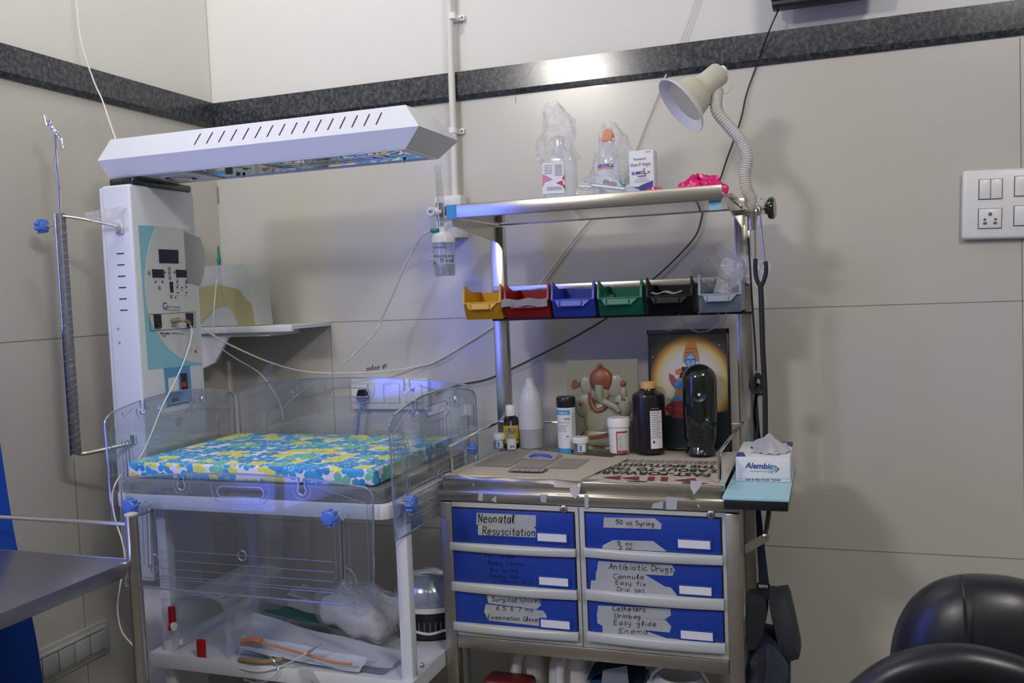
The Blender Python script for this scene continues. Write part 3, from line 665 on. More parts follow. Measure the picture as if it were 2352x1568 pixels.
# ================================================================== IV / UTILITY POLE on the column
def ivpole():
    xr, yr = -1.650, 1.612
    t = thing('infusion_pole', 'slim chrome drip pole with hooked top, plastic-wrapped rail beside the warmer column', 'drip pole', (xr,yr,.93))
    MB('chrome').box((xr-.004,yr-.008,.932),(xr+.004,yr+.006,1.487),.003).build('rail_tube', t)
    M['wraprail'] = mat('wrapped_dull_rail',(.20,.20,.20),.5,metal=.4,var=.3,vscale=60); b = MB('wraprail'); b.box((xr+.004,yr-.007,.935),(xr+.020,yr+.009,1.487),.004); b.mat('film')
    for k in range(34):
        z = .945+k*.0158; b.tube([(xr+.003,yr-.0085,z),(xr+.0215,yr-.008,z+.007+random.uniform(-.004,.004)),(xr+.0215,yr+.010,z+.012)],.0009,n=4,sub=1)
    b.build('wrapped_rail', t)
    MB('chrome').tube([at(138,492,1.61),at(133,420,1.61),at(127,345,1.61),at(125,308,1.61)],.0042,n=12,sub=2).build('rod', t)
    b = MB('chrome'); b.tube([at(112,275,1.60),at(118,290,1.605),at(128,303,1.61),at(140,318,1.62),at(145,335,1.62)],.0042,n=10); b.cyl(at(103,265,1.6),at(108,289,1.6),.0040,n=12).cyl(at(108,277,1.6),at(116,281,1.6),.003,n=8); b.cyl(at(142,322,1.62),at(145,341,1.62),.0042,n=12); b.build('hook_bar', t)
    k = at(92,520,1.605); b = MB('knob')
    b.lathe(k+Vector((.012,0,0)),[(.004,.006),(.011,.004),(.0125,-.002),(.0125,-.012),(.010,-.016),(.0,-.017)],axis=(1,0,0),n=24)
    for q in range(7): a = q*2*math.pi/7; b.cyl(k+Vector((.012,math.cos(a)*.0125,math.sin(a)*.0125)),k+Vector((-.002,math.cos(a)*.0125,math.sin(a)*.0125)),.0045,n=10)
    b.build('clamp_knob', t)
    MB('chrome').cyl(k+Vector((.01,0,0)),Vector((xr,yr,k.z)),.003,n=10).build('clamp_screw', t)
    top = Vector((xr+.015,yr,1.480)); b = MB('steeld'); b.tube([top,at(190,503,1.64),at(268,520,CY0-.010)],.005,n=8,sub=2,flat=(1,.6)); b.build('upper_arm', t)
    c = at(274,527,CY0-.006); MB('chrome').box(c+Vector((-.011,-.001,-.011)),c+Vector((.009,.006,.011)),.003).cyl(c+Vector((0,-.005,0)),c+Vector((0,.004,0)),.006,n=14).build('mounting_bolt', t)
    b = MB('steeld'); b.tube([(xr+.012,yr,.940),at(200,1040,1.63),at(300,1018,CY0-.004)],.0055,n=8,sub=3); b.build('lower_arm', t)
    c = at(306,1010,CY0-.004); MB('chrome').box(c+Vector((-.008,-.003,-.010)),c+Vector((.008,.003,.012)),.002).build('lower_bracket', t)
    b = MB('film')
    def wf(i, j):
        a = j*2*math.pi; c = top.lerp(at(282,500,CY0-.012), .42+.60*i); r = (.008+.016*i+.004*random.random()); return c+Vector((0,math.cos(a)*r*.7,math.sin(a)*r))
    b.grid(wf,10,12); b.build('plastic_wrap', t)
ivpole()

# ================================================================== BED
FX0, FX1, FY0, FY1 = -1.497, -.817, 1.562, 2.02
def rrect(x0,y0,x1,y1,r,n=6):
    P = []
    for cx_, cy_, a0 in ((x1-r,y1-r,0),(x0+r,y1-r,90),(x0+r,y0+r,180),(x1-r,y0+r,270)):
        for k in range(n+1): a = math.radians(a0+90*k/n); P.append((cx_+r*math.cos(a),cy_+r*math.sin(a)))
    return P
bed = thing('infant_bed', 'white framed infant warmer bed with clear fold-down sides and lower shelf', 'bed', ((FX0+FX1)/2,(FY0+FY1)/2,0))
b = MB('white'); b.shape([rrect(FX0,FY0,FX1,FY1,.035),rrect(FX0+.02,FY0+.02,FX1-.02,FY1-.02,.02)],.0125,.002,Matrix.Translation((0,0,.846)))
b.box((FX0+.02,FY0+.02,.834),(FX1-.02,FY1-.02,.838)); b.build('bed_frame', bed)
b = MB('platform'); b.shape([rrect(FX0+.012,FY0+.012,FX1-.018,FY1-.015,.02)],.013,.001,Matrix.Translation((0,0,.876))); b.build('bed_deck', bed)
for lx, ly in ((-1.423,1.636),(-.805-.016,1.625),(-1.405,1.94),(-.835,1.94)):
    b = MB('white'); b.box((lx-.013,ly-.013,.06),(lx+.013,ly+.013,.836),.003); l = b.build('leg', bed)
    MB('greyd').lathe((lx,ly,.0),[(.012,.0),(.025,.005),(.025,.045),(.012,.06)],axis=(0,0,1)).build('castor', l)
b = MB('white'); b.box((-1.455,1.598,.462),(-.803,1.604,.494),.001).box((-1.455,1.979,.462),(-.803,1.985,.494),.001).box((-1.4545,1.6042,.4625),(-1.449,1.9788,.4935)).box((-.809,1.6042,.4625),(-.8035,1.9788,.4935)); b.box((-1.4488,1.6042,.484),(-.8092,1.9788,.490)); b.build('lower_shelf', bed)
MB('chrome').lathe(at(966,1527,1.61),[(.005,0),(.005,.006),(.002,.008)],axis=(1,0,0),n=12).build('shelf_bolt', bed)

def panel_outline(w, h, arch, r=.018):
    # x -w/2..w/2, y 0..h (+arch at the middle) with two U notches
    pts = [(-w/2+.004,0),(w/2-.004,0)]
    xs = [w/2]
    pts += [(w/2,h-r)]+[(w/2-r+r*math.cos(a),h-r+r*math.sin(a)) for a in (.4,.8,1.2)]
    n1 = w*.24; nw = .010; nd = .032
    yt = lambda x: h+arch*(1-(2*x/w)**2)
    def run(a, bb, k=6): return [(a+(bb-a)*i/k, yt(a+(bb-a)*i/k)) for i in range(k+1)]
    def notch(c): # from right side to left side
        y = yt(c); return [(c+nw*.7,y),(c+nw*.7,y-nd*.55)]+[(c+nw*math.cos(a),y-nd*.75+nw*math.sin(a)) for a in [math.radians(d) for d in (40,0,-45,-90,-135,-180,-220)]]+[(c-nw*.7,y-nd*.55),(c-nw*.7,y)]
    pts += run(w/2-r,n1+nw*.75)+notch(n1)+run(n1-nw*.75,-n1+nw*.75)+notch(-n1)+run(-n1-nw*.75,-w/2+r)
    pts += [(-w/2+r+r*math.cos(a),h-r+r*math.sin(a)) for a in (math.pi-1.2,math.pi-.8,math.pi-.4)]+[(-w/2,h-r)]
    return pts
def slot(cx_, y0, y1, r):
    return [(cx_+r*math.cos(a),y1+r*math.sin(a)) for a in [math.pi*k/6 for k in range(7)]]+[(cx_+r*math.cos(a),y0+r*math.sin(a)) for a in [math.pi+math.pi*k/6 for k in range(7)]]
def acrylic(w, h, arch, Mx, slotx, name='side_panel'):
    b = MB('acr'); hx, hy = .046, h+arch-.038
    hole = [(hx+.011*math.cos(a),hy+.011*math.sin(a)) for a in [math.radians(d) for d in range(-90,91,30)]]+[(-hx+.011*math.cos(a),hy+.011*math.sin(a)) for a in [math.radians(d) for d in range(90,271,30)]]
    dot = [(.0+.010*math.cos(a),h*.36+.010*math.sin(a)) for a in [k*math.pi/8 for k in range(16)]]
    so = [slot(s*slotx,.045,h*.72,.0042) for s in (-1,1)]
    outl = panel_outline(w,h,arch)
    b.shape([outl,hole]+so,.0016,.0,Mx)
    b.mat('acre')
    def ln(P, r=.0011, close=False):
        P = [Mx @ Vector((x,y,.0016)) for x, y in P]; b.tube(P+([P[0]] if close else []), r, n=5, sub=1)
    ln(outl,.0021,True); ln(hole,.0018,True); ln(dot,.0011,True)
    for s_ in so: ln(s_,.0014,True)
    for s in (-1,1):
        ln([(s*slotx-.016,.05),(s*slotx-.016,h*.74)]+[(s*slotx+.016*math.cos(a),h*.74+.016*math.sin(a)) for a in [math.pi-k*math.pi/6 for k in range(7)]]+[(s*slotx+.016,h*.74),(s*slotx+.016,.05)],.0007)
        # J hook at the slot foot
        ln([(s*slotx,.05),(s*slotx+.002,.038),(s*slotx+.010,.032),(s*slotx+.018,.036),(s*slotx+.020,.044),(s*slotx+.014,.047)],.0018)
        ln([(s*slotx+.004,.075),(s*slotx+.018,.07),(s*slotx+.028,.055),(s*slotx+.032,.03),(s*slotx+.044,.03)],.0009)
        # ring bulge under notch
        n1 = w*.24*s; yn = h+arch*(1-(2*n1/w)**2)-.022
        ln([(n1+.021*math.cos(a),yn+.021*math.sin(a)) for a in [math.radians(d) for d in range(-190,11,25)]],.0009)
    y_ = hy; ln([(-.072,y_+.018),(-.07,y_-.002),(-.058,y_-.020),(-.04,y_-.026),(.04,y_-.026),(.058,y_-.020),(.07,y_-.002),(.072,y_+.018)],.0009)
    m = .014
    ln([(-w/2+m,.03),(-w/2+m,h-.03),(-w*.24-.03,h+arch*.62-.012)],.0008); ln([(w/2-m,.03),(w/2-m,h-.03),(w*.24+.03,h+arch*.62-.012)],.0008)
    sx_ = slotx-.022
    for yy in (h*.36,h*.27,h*.19,h*.12): ln([(-sx_,yy),(sx_,yy)],.0007)
    ln([(-w/2+.05,.022),(sx_,.022)],.0009)
    return b
def star_knob(c, axis, parent, r=.0165, stem=.02):
    ax = Vector(axis).normalized(); x, y = frame_of(ax); b = MB('knob')
    b.lathe(Vector(c),[(.004,0),(r*.82,.0),(r*.88,.003),(r*.88,.012),(r*.7,.016),(.0,.017)],axis=ax,n=24)
    for q in range(8):
        a = q*2*math.pi/8; o = (x*math.cos(a)+y*math.sin(a))*r*.84; b.cyl(Vector(c)+o,Vector(c)+o+ax*.013,r*.24,n=8)
    k = b.build('panel_knob', parent)
    MB('chrome').cyl(Vector(c)-ax*stem,Vector(c)+ax*.002,.003,n=8).build('knob_screw', k)
def mtx(o, X, Y_):
    X, Y_ = Vector(X).normalized(), Vector(Y_).normalized(); Z = X.cross(Y_)
    m = Matrix((X,Y_,Z)).transposed().to_4x4(); m.translation = Vector(o); return m
# front panel, let down
pf = acrylic(.612,.232,.020,mtx((-1.150,1.541,.665),(1,0,0),(0,.04,1)),.235).build('side_panel', bed)
star_knob(at(305,1160,1.515),(0,-1,0),pf); star_knob(at(762,1187,1.515),(0,-1,0),pf)
# right, left, back panels raised
pr = acrylic(.455,.240,.028,mtx((-.808,1.785,.792),(0,1,0),(0,0,1)),.165).build('side_panel', bed)
star_knob(at(934,1157,1.600)+Vector((.004,0,0)),(1,0,0),pr)
star_knob(Vector((-.800,1.95,.905)),(1,0,0),pr,r=.011,stem=.006)
acrylic(.455,.240,.028,mtx((-1.500,1.785,.792),(0,1,0),(0,0,1)),.165).build('side_panel', bed)
acrylic(.672,.245,.022,mtx((-1.154,2.022,.80),(1,0,0),(0,0,1)),.26).build('side_panel', bed)
# mattress
b = MB('floral'); b.box((-1.474,1.590,.8905),(-.862,1.990,.927),.007,3)
b.build('mattress', uv=True, label='thin mattress with blue, green and yellow flower print on the infant bed', cat='mattress')

# items on the lower shelf
ZS = .4955
t = thing('oxygen_hood', 'clear plastic head hood with red latches on the bed lower shelf', 'oxygen hood', (-1.36,1.69,ZS))
x0, x1 = -1.400, -1.255
b = MB('filmh')
prof = [(x0,.002),(x0,.10),(x0+.012,.122),(x0+.04,.132),(x1-.04,.132),(x1-.012,.122),(x1,.10),(x1,.002)]
b.loft([[(x,y,ZS+z) for x, z in prof] for y in (1.612,1.70,1.78,1.85)], closed=False); b.build('shell', t)
MB('acre').tube([(x0+.01,1.632,ZS+.11),(x0+.04,1.628,ZS+.118),(x0+.10,1.628,ZS+.125),(x1-.01,1.632,ZS+.13)],.0025,n=6).build('rim', t)
for q in ((390,1390,406,1446),(455,1466,475,1512)):
    a, c = at(q[0],q[1],1.610), at(q[2],q[3],1.610); MB('redp').box((a.x,1.602,c.z),(c.x,1.611,a.z),.002).build('latch', t)
c = at(396,1438,1.600); MB('whitep').cyl(c+Vector((.006,0,0)),c,.009,n=16).mat('redp').cyl(c,c+Vector((-.006,-.002,0)),.0095,n=16).build('plug', t)
c = at(411,1472,1.640); MB('whitep').box(c+Vector((-.006,-.006,-.008)),c+Vector((.008,.006,.006)),.003).build('port_cap', t)

def sheet(name, label, cat, px, mt, amp=.004, seed=1, th=.0012, group=None, parent=None, depth=None, zf=None):
    # px: four corners as (u,v,Y): near-left, near-right, far-right, far-left
    A, B_, C_, D = [at(*p) for p in px]; rnd = random.Random(seed); ph = [rnd.uniform(0,6.28) for _ in range(8)]
    def fn(i, j):
        p = (A.lerp(B_,i)).lerp(D.lerp(C_,i), j)
        w = math.sin(i*9+ph[0]+j*3)*.5+math.sin(j*11+ph[1]+i*4)*.4+math.sin((i+j)*17+ph[2])*.3
        e = 1+.03*math.sin(j*23+ph[3]); return Vector((p.x, p.y, max(ZS+.0005, p.z+amp*w)))
    b = MB(mt); b.grid(fn,26,16,th)
    if parent is None: return b.build(name, label=label, cat=cat, group=group)
    return b.build(name, parent)
t = thing('diaper_pack', 'folded white padding in clear wrap on the lower shelf', 'padding', (-1.0,1.75,ZS+.03))
def pad(i, j, c=(-1.0,1.76,ZS+.075), rx=.085, ry=.075, rz=.028):
    a = j*2*math.pi; q = math.pi*i-math.pi/2
    se = lambda v, e: math.copysign(abs(v)**e, v)
    x = rx*se(math.cos(q),.5)*se(math.cos(a),.6); y = ry*se(math.cos(q),.5)*se(math.sin(a),.6); z = rz*se(math.sin(q),.7)
    n = .006*math.sin(x*90+y*40)+.004*math.sin(y*130); return Vector((c[0]+x+.3*z,c[1]+y,c[2]+z+n-.28*x))
MB('diaper').grid(pad,18,40).build('padding', t)
MB('film').grid(lambda i,j: pad(i,j,(-1.0,1.76,ZS+.078),.098,.085,.034),16,34).build('wrap', t)
t = thing('nebuliser', 'white domed machine with black grille at the right end of the lower shelf', 'machine', (-.86,1.84,ZS))
b = MB('whitep'); b.lathe((-.888,1.86,ZS+.06),[(.074,0),(.077,.01),(.074,.025),(.062,.045),(.04,.058),(.015,.064),(0,.065)],n=36,sy=.8); b.build('housing', t)
MB('acre').lathe((-.888,1.86,ZS+.075),[(.080,0),(.081,.01),(.076,.028),(.060,.052),(.04,.064)],n=36,sy=.8).build('cover', t)
b = MB('black'); b.lathe((-.888,1.86,ZS+.0005),[(.070,0),(.072,.01),(.074,.06)],n=36,sy=.8); b.mat('greyd')
for k in range(12): a = math.radians(215+k*10); x, y = -.888+.0738*math.cos(a), 1.86+.059*math.sin(a); b.box((x-.0015,y-.002,ZS+.015),(x+.0015,y+.002,ZS+.04))
b.build('base_grille', t)
MB('wire').tube([(-.965,1.82,ZS+.055),(-.92,1.79,ZS+.035),(-.86,1.792,ZS+.02),(-.825,1.82,ZS+.022)],.003,n=8).build('trim_band', t)
sheet('green_packet','flat green packet under the clear pouches on the lower shelf','packet',[(590,1400,1.74),(800,1450,1.70),(760,1415,1.86),(600,1380,1.86)],'greenp',.003,3)
b = MB('paper'); A = at(620,1376,1.80); MB_ = b.grid(lambda i,j: Vector((-1.21+.17*i,1.78+.07*j,ZS+.088-.035*i+.003*math.sin(j*20))),8,8,.004); b.mat('greyd')
for k in range(9): y = 1.783+k*.0075; b.tube([(-1.20,y,ZS+.0925),(-1.05,y,ZS+.0625)],.0008,n=4,sub=1)
b.build('lined_booklet', label='grey lined booklet lying behind the pouches on the lower shelf', cat='booklet')
def pouch(name, label, px, seed, amp):
    sheet(name,label,'pouch',px,'pouchl',amp,seed)
pouch('sterile_pouch','large hazy sterile pouch with stitched lines draped across the lower shelf',[(545,1500,1.64),(880,1560,1.618),(930,1500,1.70),(540,1395,1.71)],5,.004)
pouch('sterile_pouch','smaller clear pouch under the orange suction tube on the lower shelf',[(550,1490,1.618),(820,1548,1.610),(845,1512,1.635),(556,1455,1.640)],8,.003)
t = thing('suction_tube', 'orange suction catheter inside the pouch on the lower shelf', 'catheter', at(690,1500,1.63))
M['orangel'] = mat('dull_orange_tubing',(.60,.24,.12),.5)
MB('orangel').tube([at(565,1470,1.618),at(600,1474,1.616),at(680,1495,1.608),at(760,1518,1.602),at(808,1524,1.60)],lambda u:.0027+.003*(u<.14),n=8).build('tube', t)
MB('orangel').tube([at(555,1473,1.618),at(575,1468,1.617),at(600,1472,1.615)],.007,n=8).build('funnel_end', t)
MB('rubberbr').tube([at(550,1514,1.600),at(600,1520,1.598),at(650,1514,1.61)],.0055,n=10).build('rubber_tubing', label='short brown rubber tube on the front of the lower shelf', cat='tube', smooth=True)
t = thing('skin_sensor', 'thin white sensor lead with grey tip lying over the pouches', 'sensor', at(700,1500,1.6))
MB('wire').tube([at(525,1505,1.625),at(545,1530,1.60),at(590,1541,1.593),at(640,1532,1.593),at(690,1508,1.593),at(712,1494,1.593)],.0017,n=6).build('lead', t)
MB('grey').cyl(at(708,1497,1.593),at(724,1487,1.593),.0035,.0022,n=10).cyl(at(724,1487,1.593),at(738,1480,1.593),.0012,n=6).build('tip', t)
b = MB('card'); b.grid(lambda i,j: at(685+28*i+j*22,1536+34*j,1.592)+Vector((0,-.004*math.sin(j*2),0)),6,8,.0005); b.mat('greenp').text('STERILE', at(712,1562,1.585), at(728,1590,1.585)); b.build('paper_strip', label='paper strip with green print hanging over the lower shelf edge', cat='paper')
t = thing('coiled_tube', 'clear coiled tubing at the front edge of the lower shelf', 'tube', at(600,1540,1.6))
MB('glass').tube([at(545,1515,1.60),at(560,1490,1.61),at(610,1500,1.605),at(640,1540,1.590),at(600,1568,1.588),at(560,1560,1.588)],.0018,n=6).build('tube', t)

# ================================================================== STEEL TABLE, DRAPE (left foreground)
t = thing('steel_table', 'stainless steel table corner with post and guard rail at the lower left', 'table', (-1.45,1.0,0))
b = MB('steelt'); b.box((XL+.03,.35,.790),(-1.2325,1.325,.800),.001).box((-1.232,.35,.774),(-1.228,1.325,.8005),.001).box((XL+.03,1.3255,.774),(-1.228,1.329,.8005),.001); b.build('table_top', t)
pp = at(301,1182,1.312)
b = MB('steel'); b.cyl((pp.x,1.312,0),(pp.x,1.312,pp.z),.0115,n=24); b.build('corner_post', t)
MB('offw').lathe((pp.x,1.312,pp.z),[(.0118,-.001),(.0118,.002),(.008,.004),(0,.0045)],n=24).build('post_cap', t)
MB('chrome').cyl((XL+.04,1.312,pp.z-.018),(pp.x-.008,1.312,pp.z-.018),.0042,n=14).build('guard_rail', t)
MB('chrome').box((pp.x-.022,1.300,.772),(pp.x-.006,1.322,.802),.002).build('corner_bracket', t)
MB('steel').cyl((XL+.04,1.312,0),(XL+.04,1.312,pp.z),.0115,n=20).build('corner_post', t)
for x_, y_ in ((pp.x,.37),(XL+.04,.37)): MB('steel').cyl((x_,y_,0),(x_,y_,.80),.0115,n=20).build('leg', t)
MB('rubber').tube([(pp.x-.012,1.318,.80),(pp.x-.013,1.33,.6),(pp.x-.010,1.33,.3),(pp.x-.01,1.33,.02)],.004,n=8).build('black_lead', label='black lead running down behind the steel table post', cat='cable')
b = MB('clothb')
def dr(i, j):
    z = 1.22-.80*j; y = 1.40+.02*math.sin(i*7)+.01*math.sin(i*17+j*2); w0 = -1.75; 
    v = (j)
    edge = -1.637+.057*min(1,max(0,(v-.25)/.75))+.006*math.sin(j*9)
    x = w0+(edge-w0)*i; return Vector((x,y+.015*math.sin(i*12+j*3),z+.05*j*(1-i)*-1+.035*(1-i)*j))
b.grid(dr,24,24,.002); b.build('blue_drape', label='blue cloth drape hanging behind the steel table at the left edge', cat='cloth')

# ================================================================== CART
KX0, KX1, KY0, KY1 = -.800, -.170, 1.760, 2.155
cart = thing('crash_cart', 'steel emergency drug trolley with six blue drawers and upper shelf', 'trolley', (-.485,1.95,0))
b = MB('steel'); b.box((KX0-.004,KY0+.0,.826),(KX1,KY1,.848),.003); b.box((KX0,KY0+.02,.846),(-.204,KY1,.872),.002).build('top_tray', cart)
# tray front lip separately to give the step
b = MB('steel'); b.box((-.800,1.782,.8495),(-.200,1.80,.8745),.003).mat('chrome').lathe(at(1088,1113,1.782),[(.004,0),(.003,.002),(.0,.003)],axis=(0,-1,0),n=10); b.build('tray_lip', cart)
for x in (KX0,KX1-.028):
    for y in (KY0,KY1-.028): MB('steeld').box((x,y,.10),(x+.028,y+.028,.824),.003).build('leg', cart)
b = MB('steeld'); b.box((KX0+.028,KY0,.505),(KX1-.028,KY0+.02,.532),.002).box((KX0,KY0+.02,.505),(KX0+.02,KY1,.53),.002).box((KX1-.02,KY0+.02,.505),(KX1,KY1,.53),.002); b.build('lower_rail', cart)
b = MB('steeld'); b.box((KX0,KY0,.14),(KX1,KY1,.15),.002).box((KX0,KY0,.15),(KX1,KY0+.006,.175),.002); b.build('bottom_shelf', cart)
for x in (KX0+.03,KX1-.03):
    for y in (KY0+.03,KY1-.03): MB('rubber').lathe((x-.015,y,.05),[(.0,0),(.045,.002),(.05,.01),(.045,.028),(0,.03)],axis=(1,0,0),n=24).mat('steel').box((x-.012,y-.012,.05),(x+.012,y+.012,.11)).build('castor_wheel', cart)
b = MB('offw')
dy = KY0+.004
# cabinet carcass
xa0, xa1, xb0, xb1 = at(1028,1200,dy).x, at(1326,1200,dy).x, at(1334,1200,dy).x, at(1668,1200,dy).x
b.box((xa0,dy,.532),(xb1,KY1-.03,.824),.002); b.mat('greyd').box(((xa1+xb0)/2-.001,dy-.001,.533),((xa1+xb0)/2+.001,dy+.002,.823)); M['strip'] = mat('grey_brown_strip',(.23,.22,.18),.5); b.mat('strip').box((xb1-.0005,dy-.003,.535),(xb1+.008,dy+.01,.80),.001)
b.build('cabinet', cart)
for u, v in ((1295,1168),(1633,1181)):
    c = at(u,v,dy); MB('steeld').lathe(c,[(.008,0),(.008,.003),(.0065,.004)],axis=(0,-1,0),n=18).mat('ink').box(c+Vector((-.001,-.0045,-.004)),c+Vector((.001,-.0035,.004))).build('lock', cart)
rows = ((.814,.738,.721),(.722,.652,.632),(.632,.564,.546))
tapes = {}
def drawer(col, k):
    z1, zb, zl = rows[k]
    z1 -= .001; x0, x1 = ((at(1037,1200,dy).x,at(1320,1200,dy).x) if col == 0 else (at(1343,1200,dy).x,at(1657,1200,dy).x))
    if col == 1: z1 += .002; zb += .004; zl += .002
    Yd = dy-.004
    d = MB('blue').box((x0+.003,Yd,zb-.001),(x1-.002,dy+.006,z1-.003),.001).mat('ink').box((x0-.0005,dy-.001,zl),(x1+.001,dy+.0015,z1+.0005)).build('drawer', cart)
    b = MB('offw')
    def lip(i, j):
        x = x0-.001+(x1-x0+.002)*i; s_ = math.sin(math.pi*i); a = -math.pi/2+math.pi*j
        return Vector((x, Yd-.004-(.004+.004*s_)*max(0,math.cos(a))**.4, (zb+zl)/2-.002*s_+(zb-zl)*.5*math.sin(a)))
    b.grid(lip,20,8); b.box((x0-.001,Yd-.006,zl+.0005),(x1+.001,dy,zb-.0005),.001); b.build('handle_lip', d)
    lx = x1-(.083 if col == 0 else .088); lz = z1-.052+(.0 if col == 0 else .0)
    b = MB('blue'); b.box((lx,Yd-.003,lz-.014),(lx+.070,Yd,lz+.009),.001).mat('card').box((lx+.004,Yd-.0036,lz-.010),(lx+.066,Yd-.002,lz+.006)); b.build('label_holder', d)
    return d, Yd
def tape(d, Yd, polys, lines, pen='ink', r=.0007, mt='tape'):
    if polys:
        b = MB(mt)
        for k, p in enumerate(polys): b.decal(p, Yd-.0003-.0004*k, .0005)
        b.build('tape_label', d, smooth=False)
    b = MB(pen)
    for (s_, a, c, h) in lines: b.hand(s_, a, c, h, Yd-.0016 if polys else Yd-.0004, r)
    b.build('handwriting', d)
d, Y_ = drawer(0,0); tape(d,Y_,[[(1095,1177),(1231,1183),(1231,1209),(1094,1204)],[(1098,1205),(1224,1207),(1231,1215),(1230,1234),(1098,1228)]],[('Neonatal',(1099,1199),(1181,1201),20),('Resuscitation',(1109,1227),(1230,1231),18)],r=.0009)
d, Y_ = drawer(0,1); tape(d,Y_,[],[('Inj vial',(1112,1280),(1180,1282),8),('Baby Clamp',(1122,1296),(1204,1299),9),('Bio Syring',(1126,1312),(1190,1315),9),('Feeding Tube',(1124,1326),(1192,1329),9),('Iv Cannula No-24',(1130,1337),(1230,1343),8)],'inkfade')
d, Y_ = drawer(0,2); tape(d,Y_,[[(1118,1366),(1242,1371),(1242,1390),(1232,1399),(1122,1385)],[(1116,1387),(1248,1402),(1256,1414),(1255,1439),(1122,1424),(1112,1404)]],[('Surgical Gloves',(1130,1380),(1241,1384),10),('6.5 & 7 no',(1140,1400),(1225,1405),9),('Examination Gloves',(1121,1421),(1241,1428),10)],r=.0006)
MB('film').grid(lambda i,j: at(1175+48*i,1367+18*j,Y_-.002)+Vector((0,-.004*math.sin(3.1*i)*random.random(),0)),8,5).build('torn_film', d)
d, Y_ = drawer(1,0); tape(d,Y_,[[(1387,1188),(1504,1190),(1520,1203),(1518,1215),(1386,1211)],[(1384,1259),(1384,1252),(1408,1240),(1500,1242),(1530,1264),(1530,1266)]],[('50 cc Syring',(1415,1203),(1503,1208),10),('5 cc',(1418,1251),(1452,1252),8),('2 cc',(1422,1261),(1452,1263),8)],r=.0006)
d, Y_ = drawer(1,1); tape(d,Y_,[[(1374,1288),(1543,1296),(1550,1308),(1545,1322),(1371,1313)],[(1369,1312),(1480,1318),(1545,1357),(1545,1366),(1368,1332)],[(1358,1332),(1540,1348),(1554,1364),(1553,1375),(1356,1355)]],[('Antibiotic Drugs',(1399,1306),(1545,1313),13),('Cannula',(1409,1328),(1478,1330),11),('Easy fix',(1414,1342),(1484,1346),10),('Drip set',(1418,1357),(1480,1361),10)],r=.0006)
d, Y_ = drawer(1,2); tape(d,Y_,[[(1374,1390),(1540,1397),(1541,1412),(1526,1423),(1371,1409)],[(1371,1409),(1372,1430),(1386,1438),(1538,1452),(1542,1438),(1530,1424)],[(1384,1436),(1384,1457),(1532,1474),(1534,1466),(1480,1447)]],[('Catheters',(1407,1402),(1482,1404),11),('Urinbag',(1412,1418),(1472,1421),10),('Easy glide',(1410,1434),(1508,1438),11),('Enema',(1422,1453),(1488,1456),11)],r=.0006)
# tray guard rail
b = MB('chrome'); zr, zt = .938, .872
fl_, fr_ = at(1034,1030,1.79).x, at(1652,1035,1.79).x
b.tube([(fl_,1.792,zt),(fl_,1.792,zr-.006),(fl_,1.80,zr),(-.803,2.153,zr)],.0042,n=10,sub=4); b.tube([(fr_,1.792,zt),(fr_,1.792,zr-.006),(fr_,1.80,zr),(-.200,2.153,zr)],.0042,n=10,sub=4); b.cyl((-.803,2.1535,zr),(-.20,2.1535,zr),.0022,n=10)
b.build('guard_rail', cart)
for x, nm in ((-.808,'l'),(-.204,'r')):
    b = MB('steel'); b.box((x,2.158,.80),(x+.036,2.182,1.432),.003); b.mat('steeld'); b.box((x+.009,2.152,1.02 if nm=='r' else .9),(x+.026,2.160,1.40),.002) if nm == 'r' else None
    b.build('upright_post', cart)
# upper shelf with angled side gussets
sx0, sx1, sy0, sy1 = -.792, -.197, 1.852, 2.185
b = MB('steel'); b.box((sx0,sy0,1.4345),(sx1,sy0+.012,1.464),.002); b.mat('steelm').box((sx0,sy0+.012,1.438),(sx1+.02,sy1-.01,1.446)).mat('steel'); b.box((sx0,sy1-.01,1.436),(sx1+.02,sy1,1.464),.002)
b.build('upper_shelf', cart)
for gx in (sx0+.004,sx1+.008): MB('steel').prism([(gx,sy0+.01,1.436),(gx,sy1,1.436),(gx,sy1,1.392),(gx,sy1-.03,1.392),(gx,sy0+.01,1.420)],(.004,0,0)).build('shelf_gusset', cart)
b = MB('sky'); b.box((sx0-.001,sy0-.001,1.434),(sx0+.022,sy0+.001,1.464)); b.mat('greenp')
b.build('blue_film_remnant', cart)
b = MB('cyan'); b.box((sx1-.028,sy0+.015,1.415),(sx1-.003,sy0+.017,1.437)); b.build('blue_film_remnant', cart)
# bin rail
rz_ = 1.268; b = MB('steel'); b.box((-.80,2.140,1.262),(-.17,2.158,1.283),.002); b.build('bin_rail', cart)
MB('black').box((-.80,2.13,1.196),(-.165,2.158,1.202),.001).build('lower_bin_rail', cart)
# tape scraps on the lip
for p, yy in (([(1040,1098),(1074,1100),(1070,1126),(1045,1120)],1.7815),([(1103,1101),(1125,1101),(1118,1108)],1.7815),([(1308,1118),(1333,1120),(1330,1134),(1322,1145),(1312,1136)],1.757),([(1586,1103),(1614,1105),(1608,1118),(1594,1136),(1586,1120)],1.757),([(1556,1118),(1566,1118),(1569,1130)],1.7815)):
    MB('tapew').decal(p,yy,.0006).build('tape_scrap', cart, smooth=False)
for p in ([(1100,1130),(1110,1131),(1108,1150),(1098,1149)],[(1241,1135),(1257,1136),(1254,1154),(1242,1152)],[(1128,1148),(1140,1137),(1140,1154)],[(1342,1136),(1352,1136),(1352,1165),(1343,1165)],[(1530,1140),(1556,1142),(1554,1170),(1530,1170)],[(1500,1156),(1524,1150),(1522,1168),(1496,1166)],[(1600,1160),(1606,1158),(1607,1166)]):
    MB('tape').decal(p,KY0-.0002,.0005).build('tape_scrap', cart, smooth=False)

